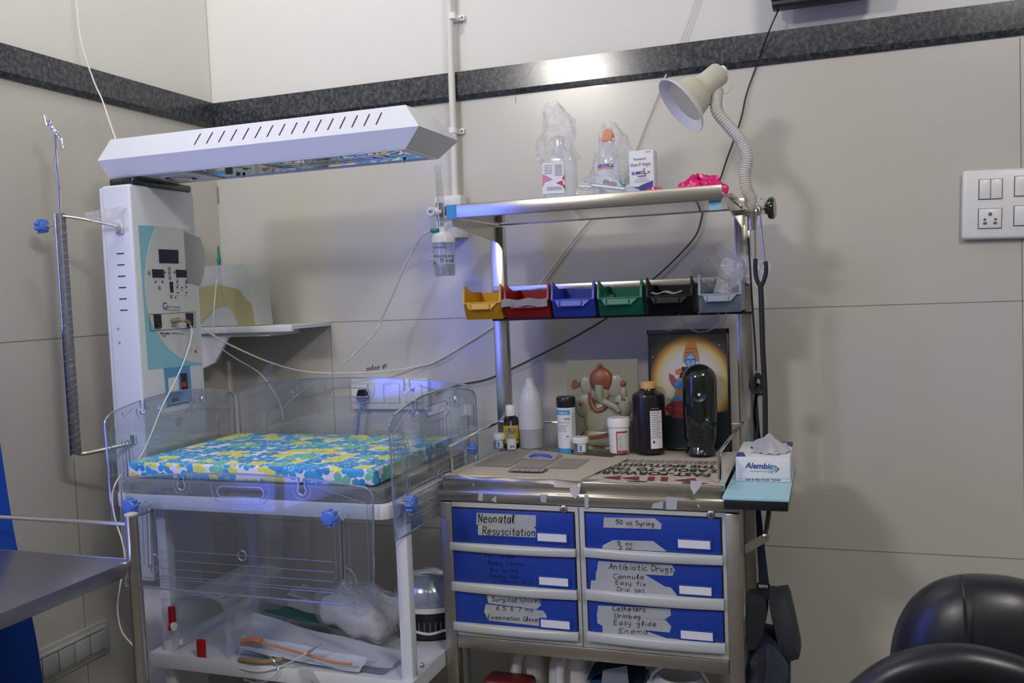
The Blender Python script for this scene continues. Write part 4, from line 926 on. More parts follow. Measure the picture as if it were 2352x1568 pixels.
# ================================================================== BINS
def bin_obj(name, label, u0, u1, mt, tapef=False):
    Yf_, Yr = 2.025, 2.138
    vt = 672-(u0-1062)*.047
    x0, x1 = at(u0,vt,Yf_).x+.001, at(u1,vt,Yf_).x-.003
    z0, zf, zt = 1.204, 1.244, 1.276
    t = thing(name, label, 'storage bin', ((x0+x1)/2,2.08,z0), 'coloured picking bins on the trolley rail')
    b = MB(mt); th = .0022; w = x1-x0
    # side walls
    for xa in (x0,x1-th):
        b.prism([(xa,Yf_+.014,z0),(xa,Yr,z0),(xa,Yr,zt-.006),(xa,Yf_+.052,zt-.006),(xa,Yf_+.006,zt+.010),(xa,Yf_,zt+.010),(xa,Yf_-.004,zf+.002),(xa,Yf_+.004,zf-.018)],(th,0,0))
    b.box((x0,Yr-th,z0),(x1,Yr,zt-.008)).box((x0,Yf_+.014,z0),(x1,Yr,z0+th))
    b.grid(lambda i,j: Vector((x0+w*i, Yf_+.014-.016*math.sin(j*1.5), z0+(zf-z0)*j)),4,8,.002)
    b.box((x0,Yf_-.007,zf-.002),(x1,Yf_+.001,zf+.002),.001)
    for xa in (x0-.0015,x1-.003): b.prism([(xa,Yf_-.006,zf),(xa,Yf_+.002,zt+.011),(xa,Yf_+.007,zt+.011),(xa,Yf_+.002,zf)],(.0045,0,0))
    b.build('body', t)
    b = MB(mt); c = (x0+x1)/2-.004
    b.prism([(x0+.008,Yf_-.006,zf-.001),(x1-.008,Yf_-.006,zf-.001),(c+w*.29,Yf_-.009,zf-.016),(c-w*.29,Yf_-.009,zf-.016)],(0,.006,0))
    for q in (((c-w*.27,zf-.0155),(c+w*.27,zf-.0135)),((c-w*.27,zf-.0155),(c-w*.25,zf-.003)),((c+w*.25,zf-.0155),(c+w*.27,zf-.003))): b.box((q[0][0],Yf_-.0115,q[0][1]),(q[1][0],Yf_-.006,q[1][1]),.0005)
    b.build('label_slot', t)
    if tapef:
        MB('tapew').grid(lambda i,j: Vector((x0-.006+(w+.006)*i, Yf_-.0125+.0015*math.sin(i*9), zf+.006-.017*j+.002*math.sin(i*13)-.004*abs(i-.5)*j)),14,4,.0006).build('tape_strip', t)
    return t, x0, x1, zf
bin_obj('picking_bin','yellow picking bin at the left end of the trolley rail',1064,1152,'binY')
bin_obj('picking_bin','red picking bin with white tape across its front',1158,1262,'binR',True)
bin_obj('picking_bin','bright blue picking bin third from the left on the rail',1266,1366,'binB')
bin_obj('picking_bin','green picking bin holding small ampoules beside the blue bin',1372,1476,'binG')
bin_obj('picking_bin','black picking bin between the green and grey bins',1484,1592,'binK')
bin_obj('picking_bin','grey picking bin stuffed with clear packets at the right end',1604,1704,'binS')
b = MB('film'); 
for k in range(5): c = Vector((-.52+k*.009,2.06+.006*(k%2),1.238)); b.cyl(c,c+Vector((.012,.004,.014)),.004,.002,n=8)
b.build('ampoule_packets', label='small clear ampoule packets inside the green bin', cat='packet')
b = MB('tissue'); b.grid(lambda i,j: Vector((-.40+.085*i,2.06+.02*j,1.250+.0025*math.sin(i*14)+.004*j)),12,4,.001); b.build('gauze_packet', label='white gauze edge showing above the black bin front', cat='gauze')
b = MB('pouch'); b.grid(lambda i,j: Vector((-.245+.055*i+.018*j,2.07+.035*j,1.245+.078*j-.008*i*i+.003*math.sin(i*9))),10,10,.0012); b.build('glove_packet', label='frosted packet standing in the grey bin', cat='packet')
b = MB('card'); b.mat('pouch'); b.grid(lambda i,j: Vector((-.215+.075*i+.02*j,2.105+.01*j,1.285+.055*j-.035*i)),6,6,.0012); b.build('paper_packet', label='tilted pale square packet leaning out behind the frosted packet', cat='packet')
b = MB('film'); b.grid(lambda i,j: Vector((-.29+.10*i+.01*math.sin(j*7),2.10+.02*math.sin(i*6+j*4),1.25+.11*j*(1-.35*abs(2*i-1)))),14,14,.0006); b.build('clear_wrapper', label='clear crinkled wrapper rising out of the grey bin', cat='wrapper')
t = thing('clear_tubing', 'looped clear tubing hanging in front of the framed deity picture', 'tubing', at(1610,760,2.12))
MB('glass').tube([at(1580,690,2.12),at(1560,715,2.12),at(1575,745,2.12),at(1605,762,2.12),at(1640,752,2.12),at(1652,725,2.12),at(1640,700,2.12)],.0017,n=6).tube([at(1600,700,2.125),at(1612,730,2.125),at(1640,748,2.125),at(1665,735,2.125),at(1668,705,2.125)],.0016,n=6).build('tube', t)

# ================================================================== ITEMS ON THE UPPER SHELF
ZT = 1.4465
def base(u, Y): return Vector((at(u,400,Y).x, Y, ZT))
t = thing('infusion_bottle', 'flat clear infusion bottle with magenta triangle label in tall plastic wrap', 'bottle', base(1282,1.95))
x0, x1 = at(1243,420,1.93).x, at(1320,420,1.93).x; zt = at(1280,358,1.93).z
M['bott'] = clear('soft_clear_bottle',(.93,.94,.97),.06,.4,.12,haze=.30,hazecol=(.92,.94,.98))
b = MB('bott'); cx_ = (x0+x1)/2; w = x1-x0
sh = lambda f, z: [(cx_+w/2*f*math.copysign(abs(math.cos(a))**.5,math.cos(a)),1.95+.019*f**.5*math.copysign(abs(math.sin(a))**.7,math.sin(a)),z) for a in [k*math.pi/14 for k in range(28)]]
b.loft([sh(.94,ZT+.0005),sh(1,ZT+.006),sh(1,zt-.01),sh(.9,zt),sh(.5,zt+.012),sh(.3,zt+.025),sh(.3,zt+.045)]); b.build('body', t)
b = MB('card'); yl = 1.928; b.decal([(1246,374),(1294,373),(1297,443),(1246,446)],yl,.0005)
b.mat('crimson'); b.decal([(1277,420),(1292,414),(1293,426)],yl-.0008,.0004); b.decal([(1291,410),(1297,398),(1297,415)],yl-.0008,.0004); b.decal([(1291,424),(1298,424),(1298,437)],yl-.0008,.0004); b.mat('tapew'); 
M['palepink'] = mat('pale_magenta_print',(.60,.22,.36),.5); b.mat('palepink').decal([(1246,400),(1254,403),(1270,412),(1252,418),(1246,430)],yl-.0008,.0004)
b.mat('inkg')
for k in range(8): b.decal([(1274,378+k*3.4),(1291,377.6+k*3.4),(1291,378.8+k*3.4),(1274,379.2+k*3.4)],yl-.0008,.0003)
for k in range(6): b.decal([(1250,380+k*3.6),(1268,379.6+k*3.6),(1268,380.4+k*3.6),(1250,380.8+k*3.6)],yl-.0008,.0003)
for k in range(3): b.decal([(1256,430+k*3),(1290,428+k*3),(1290,429+k*3),(1256,431+k*3)],yl-.0008,.0003)
b.build('label_print', t, smooth=False)
b = MB('film')
def wrapf(cx0, wid, z0, z1, Y0, dep, seed, taper=.35):
    r_ = random.Random(seed); ph = [r_.uniform(0,6) for _ in range(6)]
    def fn(i, j):
        a = i*2*math.pi; f = 1-taper*max(0,j-.4)/.6-.25*max(0,j-.85)/.15
        n = 1+.13*math.sin(5*a+ph[0]+j*7)+.10*math.sin(9*a+ph[1]-j*13)+.06*math.sin(17*a+j*31)
        return Vector((cx0+wid/2*f*n*math.cos(a)+.006*math.sin(j*9+ph[2]),Y0+dep*f*n*math.sin(a),z0+(z1-z0)*j+.006*math.sin(a*3+j*5)))
    return fn
b.grid(wrapf(cx_-.003,w*1.04,zt-.012,at(1280,238,1.95).z,1.95,.022,3),30,26); b.build('plastic_wrap', t)
t = thing('saline_bottle', 'clear saline bottle with orange cap inside a plastic bag', 'bottle', base(1402,1.97))
cb = at(1400,400,1.97); b = MB('bott'); zc = lambda v: at(1400,v,1.97).z
b.lathe((cb.x,1.97,ZT+.0005),[(.024,0),(.026,.004),(.026,zc(372)-ZT),(.024,zc(362)-ZT),(.015,zc(338)-ZT),(.012,zc(326)-ZT),(.012,zc(320)-ZT)],n=28); b.build('body', t)
MB('orange').lathe((cb.x,1.97,zc(324)),[(.0145,0),(.0145,.006),(.012,.016),(.009,.0235),(.005,.0262),(0,.027)],n=24).build('cap', t)
b = MB('card'); cyl_ = (cb.x,1.97,.0263)
b.lathe((cb.x,1.97,zc(432)),[(.0262,0),(.0262,zc(378)-zc(432))],a0=math.radians(215),a1=math.radians(300),n=10); b.mat('purple').lathe((cb.x,1.97,zc(388)),[(.0266,0),(.0266,.0085)],a0=math.radians(212),a1=math.radians(302),n=10)
b.mat('orange').lathe((cb.x,1.97,zc(392)),[(.0266,0),(.0266,.0025)],a0=math.radians(215),a1=math.radians(302),n=10); b.mat('card').text('NS',(cb.x-.010,1.94,zc(386)),(cb.x-.002,1.94,zc(386)),cyl=(cb.x,1.97,.0268))
b.build('label_print', t)
MB('film').grid(wrapf(cb.x+.006,.088,ZT+.002,zc(285),1.97,.034,9,.45),30,26).build('plastic_bag', t)
t = thing('syringe_bag', 'clear crinkled bag of syringes with a green-marked pack lying on the upper shelf', 'bag', base(1380,1.92))
b = MB('film')
def heap(cx0, cy0, rx, ry, rz, seed):
    r_ = random.Random(seed); ph = [r_.uniform(0,6) for _ in range(6)]
    def fn(i, j):
        a = i*2*math.pi; q = j*math.pi/2; n = 1+.12*math.sin(3*a+ph[0])+.10*math.sin(7*a+5*j+ph[1])+.08*math.sin(13*a-9*j)+.05*math.sin(23*a+ph[2]+14*j)
        return Vector((cx0+rx*math.cos(q)*math.cos(a)*n,cy0+ry*math.cos(q)*math.sin(a),ZT+.001+rz*math.sin(q)*(n if j > .1 else 1)))
    return fn
b.grid(heap(at(1375,420,1.90).x,1.905,.060,.030,.045,5),48,16); b.build('outer_bag', t)
b = MB('glass'); b.cyl(at(1330,430,1.90),at(1400,440,1.89)+Vector((0,0,.004)),.006,n=12).cyl(at(1340,412,1.91),at(1410,425,1.90),.006,n=12).cyl(at(1360,425,1.885),at(1435,434,1.88),.005,n=12); b.build('syringe', t)
b = MB('card'); b.mat('pouch'); b.decal([(1375,400),(1430,418),(1470,436),(1462,446),(1400,444),(1368,424)],1.882,.001); b.mat('green'); b.decal([(1420,413),(1431,420),(1427,424)],1.880,.0006); b.decal([(1427,424),(1440,421),(1434,428)],1.880,.0006); b.mat('inkg'); 
for k in range(7): b.decal([(1388+k*4.5,411+k*1.4),(1390+k*4.5,411.5+k*1.4),(1387+k*4.5,421+k*1.4),(1385+k*4.5,420+k*1.4)],1.880,.0005)
b.build('printed_pack', t, smooth=False)
MB('film').grid(heap(at(1122,455,2.0).x,1.99,.016,.014,.026,11),20,8).build('scrap_film', label='tiny crumpled clear film at the left end of the upper shelf', cat='wrapper')
# Carton
t = thing('medicine_carton', 'white medicine carton with navy lettering and blue corner swoosh', 'box', base(1475,1.93))
yb_ = 1.905; a, c = at(1444,347,yb_), at(1503,430,yb_)
MB('card').box((a.x,yb_,ZT+.0005),(c.x,yb_+.045,at(1473,345,yb_).z),.0006).build('carton', t)
b = MB('navyink'); e = yb_-.0003
b.text('SUMO',at(1451,402,e),at(1478,399,e),bold=.03).mat('red').text('L',at(1479,400,e),at(1486,399,e),bold=.04,hs=1.3).mat('navyink').text('IV',at(1488,398,e),at(1494,397,e),bold=.02)
b.text('Infusion',at(1466,408,e),at(1483,406,e)); b.decal([(1463,403.6),(1485,401.6),(1485,402.6),(1463,404.6)],e,.0003)
b.decal([(1446,424),(1470,426),(1500,414),(1500,432),(1470,445),(1446,430)],e,.0003); b.mat('card').decal([(1446,421),(1470,423),(1482,420),(1466,429),(1446,428)],e-.0004,.0002)
b.mat('inkg').text('Paracetamol',at(1455,369,e),at(1484,366,e),hs=1.5).text('Infusion IP 10mg/ml',at(1448,383,e),at(1494,379,e),hs=1.9).text('100 ml',at(1483,350,e),at(1494,349,e)).text('FOR INTRAVENOUS',at(1460,414,e),at(1487,411,e)).text('ADMINISTRATION ONLY',at(1458,419,e),at(1491,416,e))
b.build('carton_print', t, smooth=False)
for nm, lab, uc, Y0, rx, ry, rz, sd in (('pink_bag','large magenta plastic bag crumpled on the upper shelf by the lamp',1604,1.95,.052,.034,.042,21),('pink_bag','small magenta plastic bag tucked beside the medicine carton',1505,1.885,.028,.018,.020,33)):
    MB('pink').grid(heap(at(uc,410,Y0).x,Y0,rx,ry,rz,sd),64,20).build(nm, label=lab, cat='plastic bag')

# ================================================================== LAMP, STETHOSCOPE
t = thing('gooseneck_lamp', 'cream examination lamp on a white corrugated gooseneck clamped to the shelf', 'lamp', at(1730,480,2.06))
Yl = 2.04
ax = Vector((-.70,-.36,-.60)).normalized(); mouth = at(1563,243,Yl-.02); 
b = MB('lamp'); bs = mouth-ax*.118
b.lathe(bs,[(.0,-.002),(.023,0),(.0262,.006),(.0268,.046),(.028,.056),(.040,.068),(.044,.082),(.048,.098),(.052,.104)],axis=ax,n=40); b.build('lamp_head', t)
b = MB('lampin'); b.lathe(bs,[(.050,.100),(.066,.112),(.070,.118),(.069,.119),(.064,.116),(.047,.102),(.040,.084),(.022,.062),(.0,.060)],axis=ax,n=40); b.build('lamp_shade_rim', t)
MB('whitep').lathe(bs-ax*.004,[(.010,-.008),(.013,0),(.013,.006)],axis=ax,n=16).build('end_cap', t)
MB('wire').tube([bs-ax*.01,bs+Vector((.014,0,.002)),bs+Vector((.026,0,-.022)),bs+Vector((.012,0,-.046)),bs+Vector((-.006,.005,-.040))],.0016,n=6).build('loop_wire', t)
neck = [bs+ax*.022+Vector((.008,.004,-.022)),at(1646,252,Yl),at(1672,288,Yl),at(1700,322,Yl),at(1716,362,Yl),at(1711,400,Yl),at(1715,435,Yl),at(1725,460,Yl),at(1724,486,Yl)]
MB('corr').tube(neck,.0125,n=18,sub=15,ridge=.10).build('gooseneck', t)
b = MB('steel'); c = at(1727,490,2.04); b.cyl(c+Vector((0,0,.018)),c+Vector((0,0,-.036)),.011,n=20).cyl(c+Vector((-.012,0,.004)),c+Vector((-.04,.02,.004)),.006,n=12).box(c+Vector((-.016,-.008,-.006)),c+Vector((.016,.008,.014)),.003); b.build('clamp', t)
k0 = at(1745,478,2.04); MB('steel').cyl(c+Vector((0,0,.01)),k0+Vector((.012,0,0)),.005,n=12).build('clamp_rod', t)
k1 = at(1757,479,2.04); MB('blackg').lathe(k1,[(.009,0),(.012,.002),(.012,.006),(.022,.008),(.024,.012),(.024,.018),(.020,.021),(0,.021)],axis=(1,-.12,0),n=32).build('clamp_knob', t)
MB('film').grid(wrapf(at(1742,470,2.04).x,.035,at(1742,490,2.04).z,at(1742,452,2.04).z,2.04,.016,4,.3),18,8).build('plastic_wrap', t)
t = thing('stethoscope', 'black stethoscope hanging by its ear tubes from the lamp clamp', 'stethoscope', at(1752,1005,2.03))
Ys = 2.02
MB('chrome').tube([at(1741,474,Ys+.02),at(1737,478,Ys),at(1736,520,Ys),at(1735,598,Ys)],.0028,n=10,sub=5).build('ear_tube', t)
MB('chrome').tube([at(1742,472,Ys+.02),at(1744,478,Ys),at(1749,530,Ys),at(1757,600,Ys)],.0028,n=10,sub=5).build('ear_tube', t)
b = MB('rubber'); b.tube([at(1735,594,Ys),at(1735,618,Ys),at(1738,640,Ys),at(1747,656,Ys),at(1756,640,Ys),at(1760,618,Ys),at(1758,600,Ys)],.0046,n=12,sub=7); b.tube([at(1747,654,Ys),at(1749,700,Ys),at(1752,800,Ys),at(1757,900,Ys),at(1758,1012,Ys)],.0057,n=12,sub=6); b.build('tubing', t)
MB('glass').ball(at(1752,612,Ys),.005,(1,1,1.4)).build('ear_tip', t)
t = thing('lamp_power_cord', 'thin black lamp cord tied in a looped bundle beside the right post', 'cable', at(1738,1010,2.08))
Yc = 2.07
MB('rubber').tube([at(1718,545,Yc),at(1722,600,Yc),at(1728,700,Yc),at(1735,800,Yc),at(1737,852,Yc)],.0022,n=8).build('cord', t)
b = MB('rubber')
for k in range(7):
    u0 = 1740+random.uniform(-6,6); w = random.uniform(8,15); h_ = random.uniform(18,34); b.tube([at(u0+w*math.cos(a),878+h_*math.sin(a)*.8+k,Yc+.004*math.sin(a+k)) for a in [q*2*math.pi/10 for q in range(11)]],.0030,n=7,sub=3)
for k in range(5): b.tube([at(1738+random.uniform(-8,6),880,Yc),at(1733+random.uniform(-6,8),950,Yc),at(1740+random.uniform(-8,8),1012,Yc)],.0032,n=7,sub=4)
b.build('tied_loops', t)

# ================================================================== ITEMS ON THE TRAY
ZR = .8725
def onz(u, v, z=ZR): return pz(u,v,z)
# newspapers
def np_sheet(name, label, c, seed, z, th=.0006):
    A, B_, C_, D = c; rnd = random.Random(seed); ph = [rnd.uniform(0,6) for _ in range(4)]
    def fn(i, j):
        p = A.lerp(B_,i).lerp(D.lerp(C_,i),j); w = (1-j)**6
        return Vector((p.x, p.y-.003*w*math.sin(i*19+ph[0]), z+.0006+.0008*math.sin(i*8+ph[1])*math.sin(j*5)+.0012*w*abs(math.sin(i*9+ph[2]))))
    return MB('paper').grid(fn,30,12,th)
V = Vector
t = thing('newspaper_sheet','newspaper page with large upside-down headline lining the tray right half','newspaper',(-.31,1.95,ZR))
np_sheet('','',(V((-.515,1.776,0)),V((-.200,1.780,0)),V((-.203,2.15,0)),V((-.47,2.15,0))),3,ZR+.0008).build('page', t)
b = MB('ink'); zt_ = ZR+.0034
def up_text(bb, s_, x_right, x_left, y, **k): bb.text(s_, V((x_right,y,zt_)), V((x_left,y,zt_)), up=(0,-1,0), nrm=(0,0,1), off=.0002, **k)
up_text(b,'FAST-FORWARD',-.238,-.492,1.882,bold=.02,hs=1.25); up_text(b,'IS ABOUT TO TAKE',-.222,-.480,1.924,bold=.02,hs=1.45); up_text(b,'THE SPOTLIGHT',-.236,-.455,1.966,bold=.02,hs=1.3)
for k in range(4): up_text(b,'the highlights of the week and stories from the city pages',-.24,-.45,1.985+k*.009,hs=1.1)
M['maroonp'] = mat('maroon_newsprint',(.22,.03,.03),.8); b.mat('maroonp')
for tri in (((-.275,1.802),(-.305,1.802),(-.275,1.826)),): pass
def fp(pts): b.prism([V((x,y,zt_)) for x, y in pts],(0,0,.0003))
fp([(-.263,1.834),(-.303,1.806),(-.256,1.798)]); fp([(-.318,1.834),(-.332,1.834),(-.328,1.798),(-.314,1.798)]); fp([(-.345,1.834),(-.359,1.834),(-.355,1.798),(-.341,1.798)]); fp([(-.378,1.834),(-.412,1.815),(-.372,1.798)]); fp([(-.417,1.834),(-.452,1.815),(-.411,1.798)])
b.build('headline_print', t, smooth=False)
t = thing('newspaper_sheet','wrinkled newspaper page of small columns lining the tray left half','newspaper',(-.65,1.95,ZR))
np_sheet('','',(V((-.796,1.778,0)),V((-.490,1.768,0)),V((-.440,2.02,0)),V((-.770,2.10,0))),7,ZR+.0040).build('page', t)
MB('paper').grid(lambda i,j: V((-.545+.048*i,1.778-.004*j,ZR+.004-.016*j*j)),4,5,.0006).build('folded_flap', t)
MB('paper').decal([(1050,1090),(1335,1101),(1333,1119),(1290,1117),(1262,1110),(1240,1109),(1205,1103),(1180,1105),(1120,1099),(1080,1099)],1.7805,.0008).build('torn_edge', t)
M['print'] = mat('grey_newsprint_columns',(.34,.31,.28),.9,var=.25,vscale=300); b = MB('print'); zz = ZR+.0076
for (xa, xb, ya, yb2) in ((-.765,-.68,1.88,2.06),(-.672,-.60,1.875,2.03),(-.592,-.525,1.88,1.99)):
    y = ya
    while y < yb2: b.box((xa+.02*(y-ya),y,zz),(xb+.02*(y-ya),y+.0042,zz+.0002)); y += .0075
b.mat('ink'); b.mat('greyd').box((-.665,1.826,zz),(-.585,1.868,zz+.0003)); b.mat('paperb')
for k in range(9): b.box((-.66+k*.008,1.83+.004*(k%3),zz+.0003),(-.655+k*.008,1.862-.004*(k%2),zz+.0005))
b.build('column_print', t, smooth=False)
b = MB('paper'); b.grid(lambda i,j: V((-.215+.035*i,1.79+.36*j,ZR+.001-.0-.03*i*i*(1-j*.5)+.003*math.sin(j*12))),5,14,.0006); 
ZI = ZR+.0075
def item(name, label, cat, u, v, z=ZI):
    p = pz(u,v,z); t = thing(name,label,cat,p); return t, p
K = lambda Y: Y/F
# steps back: povidone bottle
t, p = item('antiseptic_bottle','large dark brown bottle with peach cap and white side label','bottle',1493,1042)
Y0 = p.y+.033; p.x *= Y0/p.y; p.y = Y0; r = 38*K(p.y)*1.0; zt = at(1492,880,p.y).z; zz = lambda v: at(1492,v,p.y).z-p.z
b = MB('maroonbk'); b.lathe(p,[(r*.9,0),(r*.97,.002),(r,.01),(r,zz(912)),(r*.94,zz(904)),(r*.5,zz(895)),(r*.44,zz(890)),(r*.44,zz(880))],n=36); b.build('body', t)
MB('peach').lathe(p+V((0,0,zz(893))),[(r*.43,0),(r*.45,.001),(r*.45,zz(878)-zz(893)),(r*.38,zz(876)-zz(893)),(0,zz(875)-zz(893))],n=36).build('cap', t)
b = MB('card'); b.lathe(p+V((0,0,zz(1024))),[(r*1.01,0),(r*1.01,zz(938)-zz(1024))],a0=math.radians(285),a1=math.radians(330),n=8)
b.mat('inkg')
for k in range(14): b.lathe(p+V((0,0,zz(1000)+k*.0052)),[(r*1.02,0),(r*1.02,.0016)],a0=math.radians(288),a1=math.radians(325-(k*7)%12),n=5)
b.mat('ink').lathe(p+V((0,0,zz(1012))),[(r*1.02,0),(r*1.02,.006)],a0=math.radians(293),a1=math.radians(299),n=3)
b.build('side_label', t)
# air freshener
t, p = item('air_freshener','glossy black dome-topped air freshener dispenser','dispenser',1611,1045)
Y0 = p.y+.020; p.x *= Y0/p.y; p.y = Y0; r = 39*K(p.y); zz = lambda v: at(1608,v,p.y).z-p.z
b = MB('blackg'); hh = zz(835); b.lathe(p,[(r*.86,0),(r*.92,.003),(r*.80,.012),(r*.74,.018),(r*.84,.026),(r*.93,.036),(r*.99,.09),(r,hh-r)]+[(r*math.cos(a),hh-r+r*1.0*math.sin(a)) for a in [math.radians(d) for d in (15,30,45,58,70,80,90)]],n=48,sy=.8); b.build('body', t)
n0 = at(1606,906,p.y-r*.8+.001); MB('black').lathe(n0,[(.015,0),(.0165,.001),(.0165,.0025),(.013,.001),(.004,-.0)],axis=(0,-1,0),n=28).build('nozzle_recess', t)
MB('card').lathe(n0+V((0,-.001,0)),[(.0035,0),(.003,.002),(0,.0025)],axis=(0,-1,0),n=14).build('nozzle', t)
# white tub
t, p = item('white_tub','white screw-lid tub with red-edged label','tub',1423,1040)
Y0 = p.y+.014; p.x *= Y0/p.y; p.y = Y0; r = 25.5*K(p.y); zz = lambda v: at(1422,v,p.y).z-p.z
MB('whitep').lathe(p,[(r*.86,0),(r*.90,.003),(r*.97,zz(978)),(r*.97,zz(975))],n=32).build('body', t)
MB('whitep').lathe(p+V((0,0,zz(979))),[(r*1.02,0),(r*1.05,.001),(r*1.05,zz(961)-zz(979)),(r*.98,zz(958)-zz(979)),(0,zz(957)-zz(979))],n=32).build('lid', t)
b = MB('red'); b.lathe(p+V((0,0,zz(1036))),[(r*.93,0),(r*.985,zz(987)-zz(1036))],a0=math.radians(268),a1=math.radians(335),n=10); b.mat('panelw').lathe(p+V((0,0,zz(1031))),[(r*.95,0),(r*1.0,zz(991)-zz(1031))],a0=math.radians(274),a1=math.radians(335),n=10)
b.mat('inkg')
for k in range(8): b.lathe(p+V((0,0,zz(1028)+k*.0045)),[(r*(.965+k*.004),0),(r*(.965+k*.004),.0012)],a0=math.radians(278),a1=math.radians(300),n=4)
b.build('wrap_label', t)
# strip bottle
t, p = item('test_strip_bottle','white and blue labelled test strip bottle with black cap','bottle',1304,1038)
Y0 = p.y+.018; p.x *= Y0/p.y; p.y = Y0; r = 22*K(p.y); zz = lambda v: at(1303,v,p.y).z-p.z; hh = zz(912)
MB('black').lathe(p,[(r,0),(r*1.02,.002),(r*1.0,zz(938))],n=32).build('body', t)
b = MB('black'); b.lathe(p+V((0,0,zz(938))),[(r*.98,0),(r*1.0,.004),(r*1.06,.006),(r*1.06,zz(913)-zz(938)),(r*.98,zz(910)-zz(938)),(0,zz(909)-zz(938))],n=40); b.build('cap', t)
b = MB('card'); R0, cy = r*1.03, (p.x,p.y,r*1.045)
b.lathe(p+V((0,0,.005)),[(R0,0),(R0,zz(934)-.005)],a0=math.radians(190),a1=math.radians(355),n=20)
b.mat('sky').lathe(p+V((0,0,zz(950))),[(R0*1.006,0),(R0*1.006,zz(939)-zz(950))],a0=math.radians(195),a1=math.radians(308),n=14); b.lathe(p+V((0,0,zz(1036))),[(R0*1.006,0),(R0*1.006,zz(1026)-zz(1036))],a0=math.radians(193),a1=math.radians(308),n=14)
b.mat('card').text('DIRUI',V((p.x-.014,0,p.z+zz(948))),V((p.x+.008,0,p.z+zz(948))),cyl=cy,bold=.02,hs=.9)
b.mat('red').text('H10',V((p.x+.001,0,p.z+zz(961))),V((p.x+.013,0,p.z+zz(961))),cyl=cy,bold=.02)
b.mat('inkg').text('URINALYSIS TEST STRIP',V((p.x-.015,0,p.z+zz(968))),V((p.x+.012,0,p.z+zz(968))),cyl=cy).text('Reagent strips',V((p.x-.010,0,p.z+zz(975))),V((p.x+.010,0,p.z+zz(975))),cyl=cy)
for k in range(6): b.lathe(p+V((0,0,zz(988)+k*.0022)),[(R0*1.008,0),(R0*1.008,.0006)],a0=math.radians(212),a1=math.radians(282),n=6)
for k in range(16): b.lathe(p+V((0,0,zz(1010)+k*.0044)),[(R0*1.008,0),(R0*1.008,.0016)],a0=math.radians(318),a1=math.radians(340),n=4)
b.mat('ink').text('100',V((p.x+.004,0,p.z+zz(1000))),V((p.x+.010,0,p.z+zz(1000))),cyl=cy)
b.build('wrap_label', t)
# wash bottle
t, p = item('wash_bottle','tall translucent white wash bottle half full of liquid','bottle',1222,1026)
Y0 = p.y*0+2.112; p.x *= Y0/p.y; p.y = Y0; r = 31*K(p.y); zz = lambda v: at(1220,v,p.y).z-p.z
b = MB('hdpel'); b.lathe(p,[(r*.9,0),(r,.004),(r,zz(982))],n=36); b.build('filled_base', t)
b = MB('hdpe'); b.lathe(p+V((0,0,zz(982))),[(r,0),(r*.98,zz(925)-zz(982)),(r*.80,zz(905)-zz(982)),(r*.52,zz(888)-zz(982)),(r*.38,zz(882)-zz(982)),(r*.36,zz(870)-zz(982)),(r*.22,zz(868)-zz(982)),(0,zz(867)-zz(982))],n=36); b.build('upper_body', t)
# amber bottle
t, p = item('syrup_bottle','small dark syrup bottle with white cap and yellow label','bottle',1176,1026)
Y0 = p.y*0+2.100; p.x *= Y0/p.y; p.y = Y0; r = 19*K(p.y); zz = lambda v: at(1172,v,p.y).z-p.z
MB('amber').lathe(p,[(r*.9,0),(r,.003),(r,zz(968)),(r*.9,zz(958)),(r*.5,zz(952)),(r*.5,zz(948))],n=28).build('body', t)
MB('whitep').lathe(p+V((0,0,zz(955))),[(r*.60,0),(r*.62,.001),(r*.62,zz(932)-zz(955)),(r*.55,zz(930)-zz(955)),(0,zz(929)-zz(955))],n=28).build('cap', t)
b = MB('yellow'); b.lathe(p+V((0,0,zz(1016))),[(r*1.02,0),(r*1.02,zz(975)-zz(1016))],a0=math.radians(190),a1=math.radians(350),n=16); b.mat('red').lathe(p+V((0,0,zz(1010))),[(r*1.03,0),(r*1.03,.006)],a0=math.radians(290),a1=math.radians(345),n=6); b.mat('ink')
for k in range(3): b.lathe(p+V((0,0,zz(990)+k*.004)),[(r*1.03,0),(r*1.03,.0012)],a0=math.radians(280),a1=math.radians(330),n=6)
b.build('wrap_label', t)
def jar(label, u, v, rpx, htop, content, group=None):
    t, p = item('sample_jar',label,'jar',u,v); Y0 = p.y+.016; p.x *= Y0/p.y; p.y = Y0; r = rpx*K(p.y); zz = lambda vv: at(u,vv,p.y).z-p.z
    MB('glass').lathe(p,[(r*.9,0),(r,.002),(r,zz(htop+14))],n=24).build('body', t)
    MB(content).lathe(p+V((0,0,.001)),[(r*.86,0),(r*.92,.002),(r*.92,zz(htop+22))],n=24).build('contents', t)
    MB('whitep').lathe(p+V((0,0,zz(htop+13))),[(r*1.05,0),(r*1.07,.001),(r*1.07,zz(htop+2)-zz(htop+13)),(r*.98,zz(htop)-zz(htop+13)),(0,zz(htop)-zz(htop+13))],n=24).build('lid', t)
    b = MB('card'); b.lathe(p+V((0,0,.006)),[(r*1.02,0),(r*1.02,.018)],a0=math.radians(265),a1=math.radians(325),n=8); b.mat('sky').lathe(p+V((0,0,.008)),[(r*1.03,0),(r*1.03,.013)],a0=math.radians(275),a1=math.radians(295),n=5); b.build('wrap_label', t)
M['jarbr'] = mat('brown_powder',(.16,.10,.08),.7); M['jarpale'] = mat('pale_powder',(.38,.40,.44),.7)
jar('small screw jar of brown contents in front of the strip bottle',1334,1043,18,1003,'jarbr')
jar('small clear screw jar with blue label left of the glass vial',1147,1034,15,995,'jarpale')
t, p = item('glass_vial','tiny clear glass vial with silver collar in front of the syrup bottle','vial',1176,1036)
r = 13*K(p.y); p.x *= (p.y+r)/p.y; p.y += r; zz = lambda v: at(1174,v,p.y).z-p.z
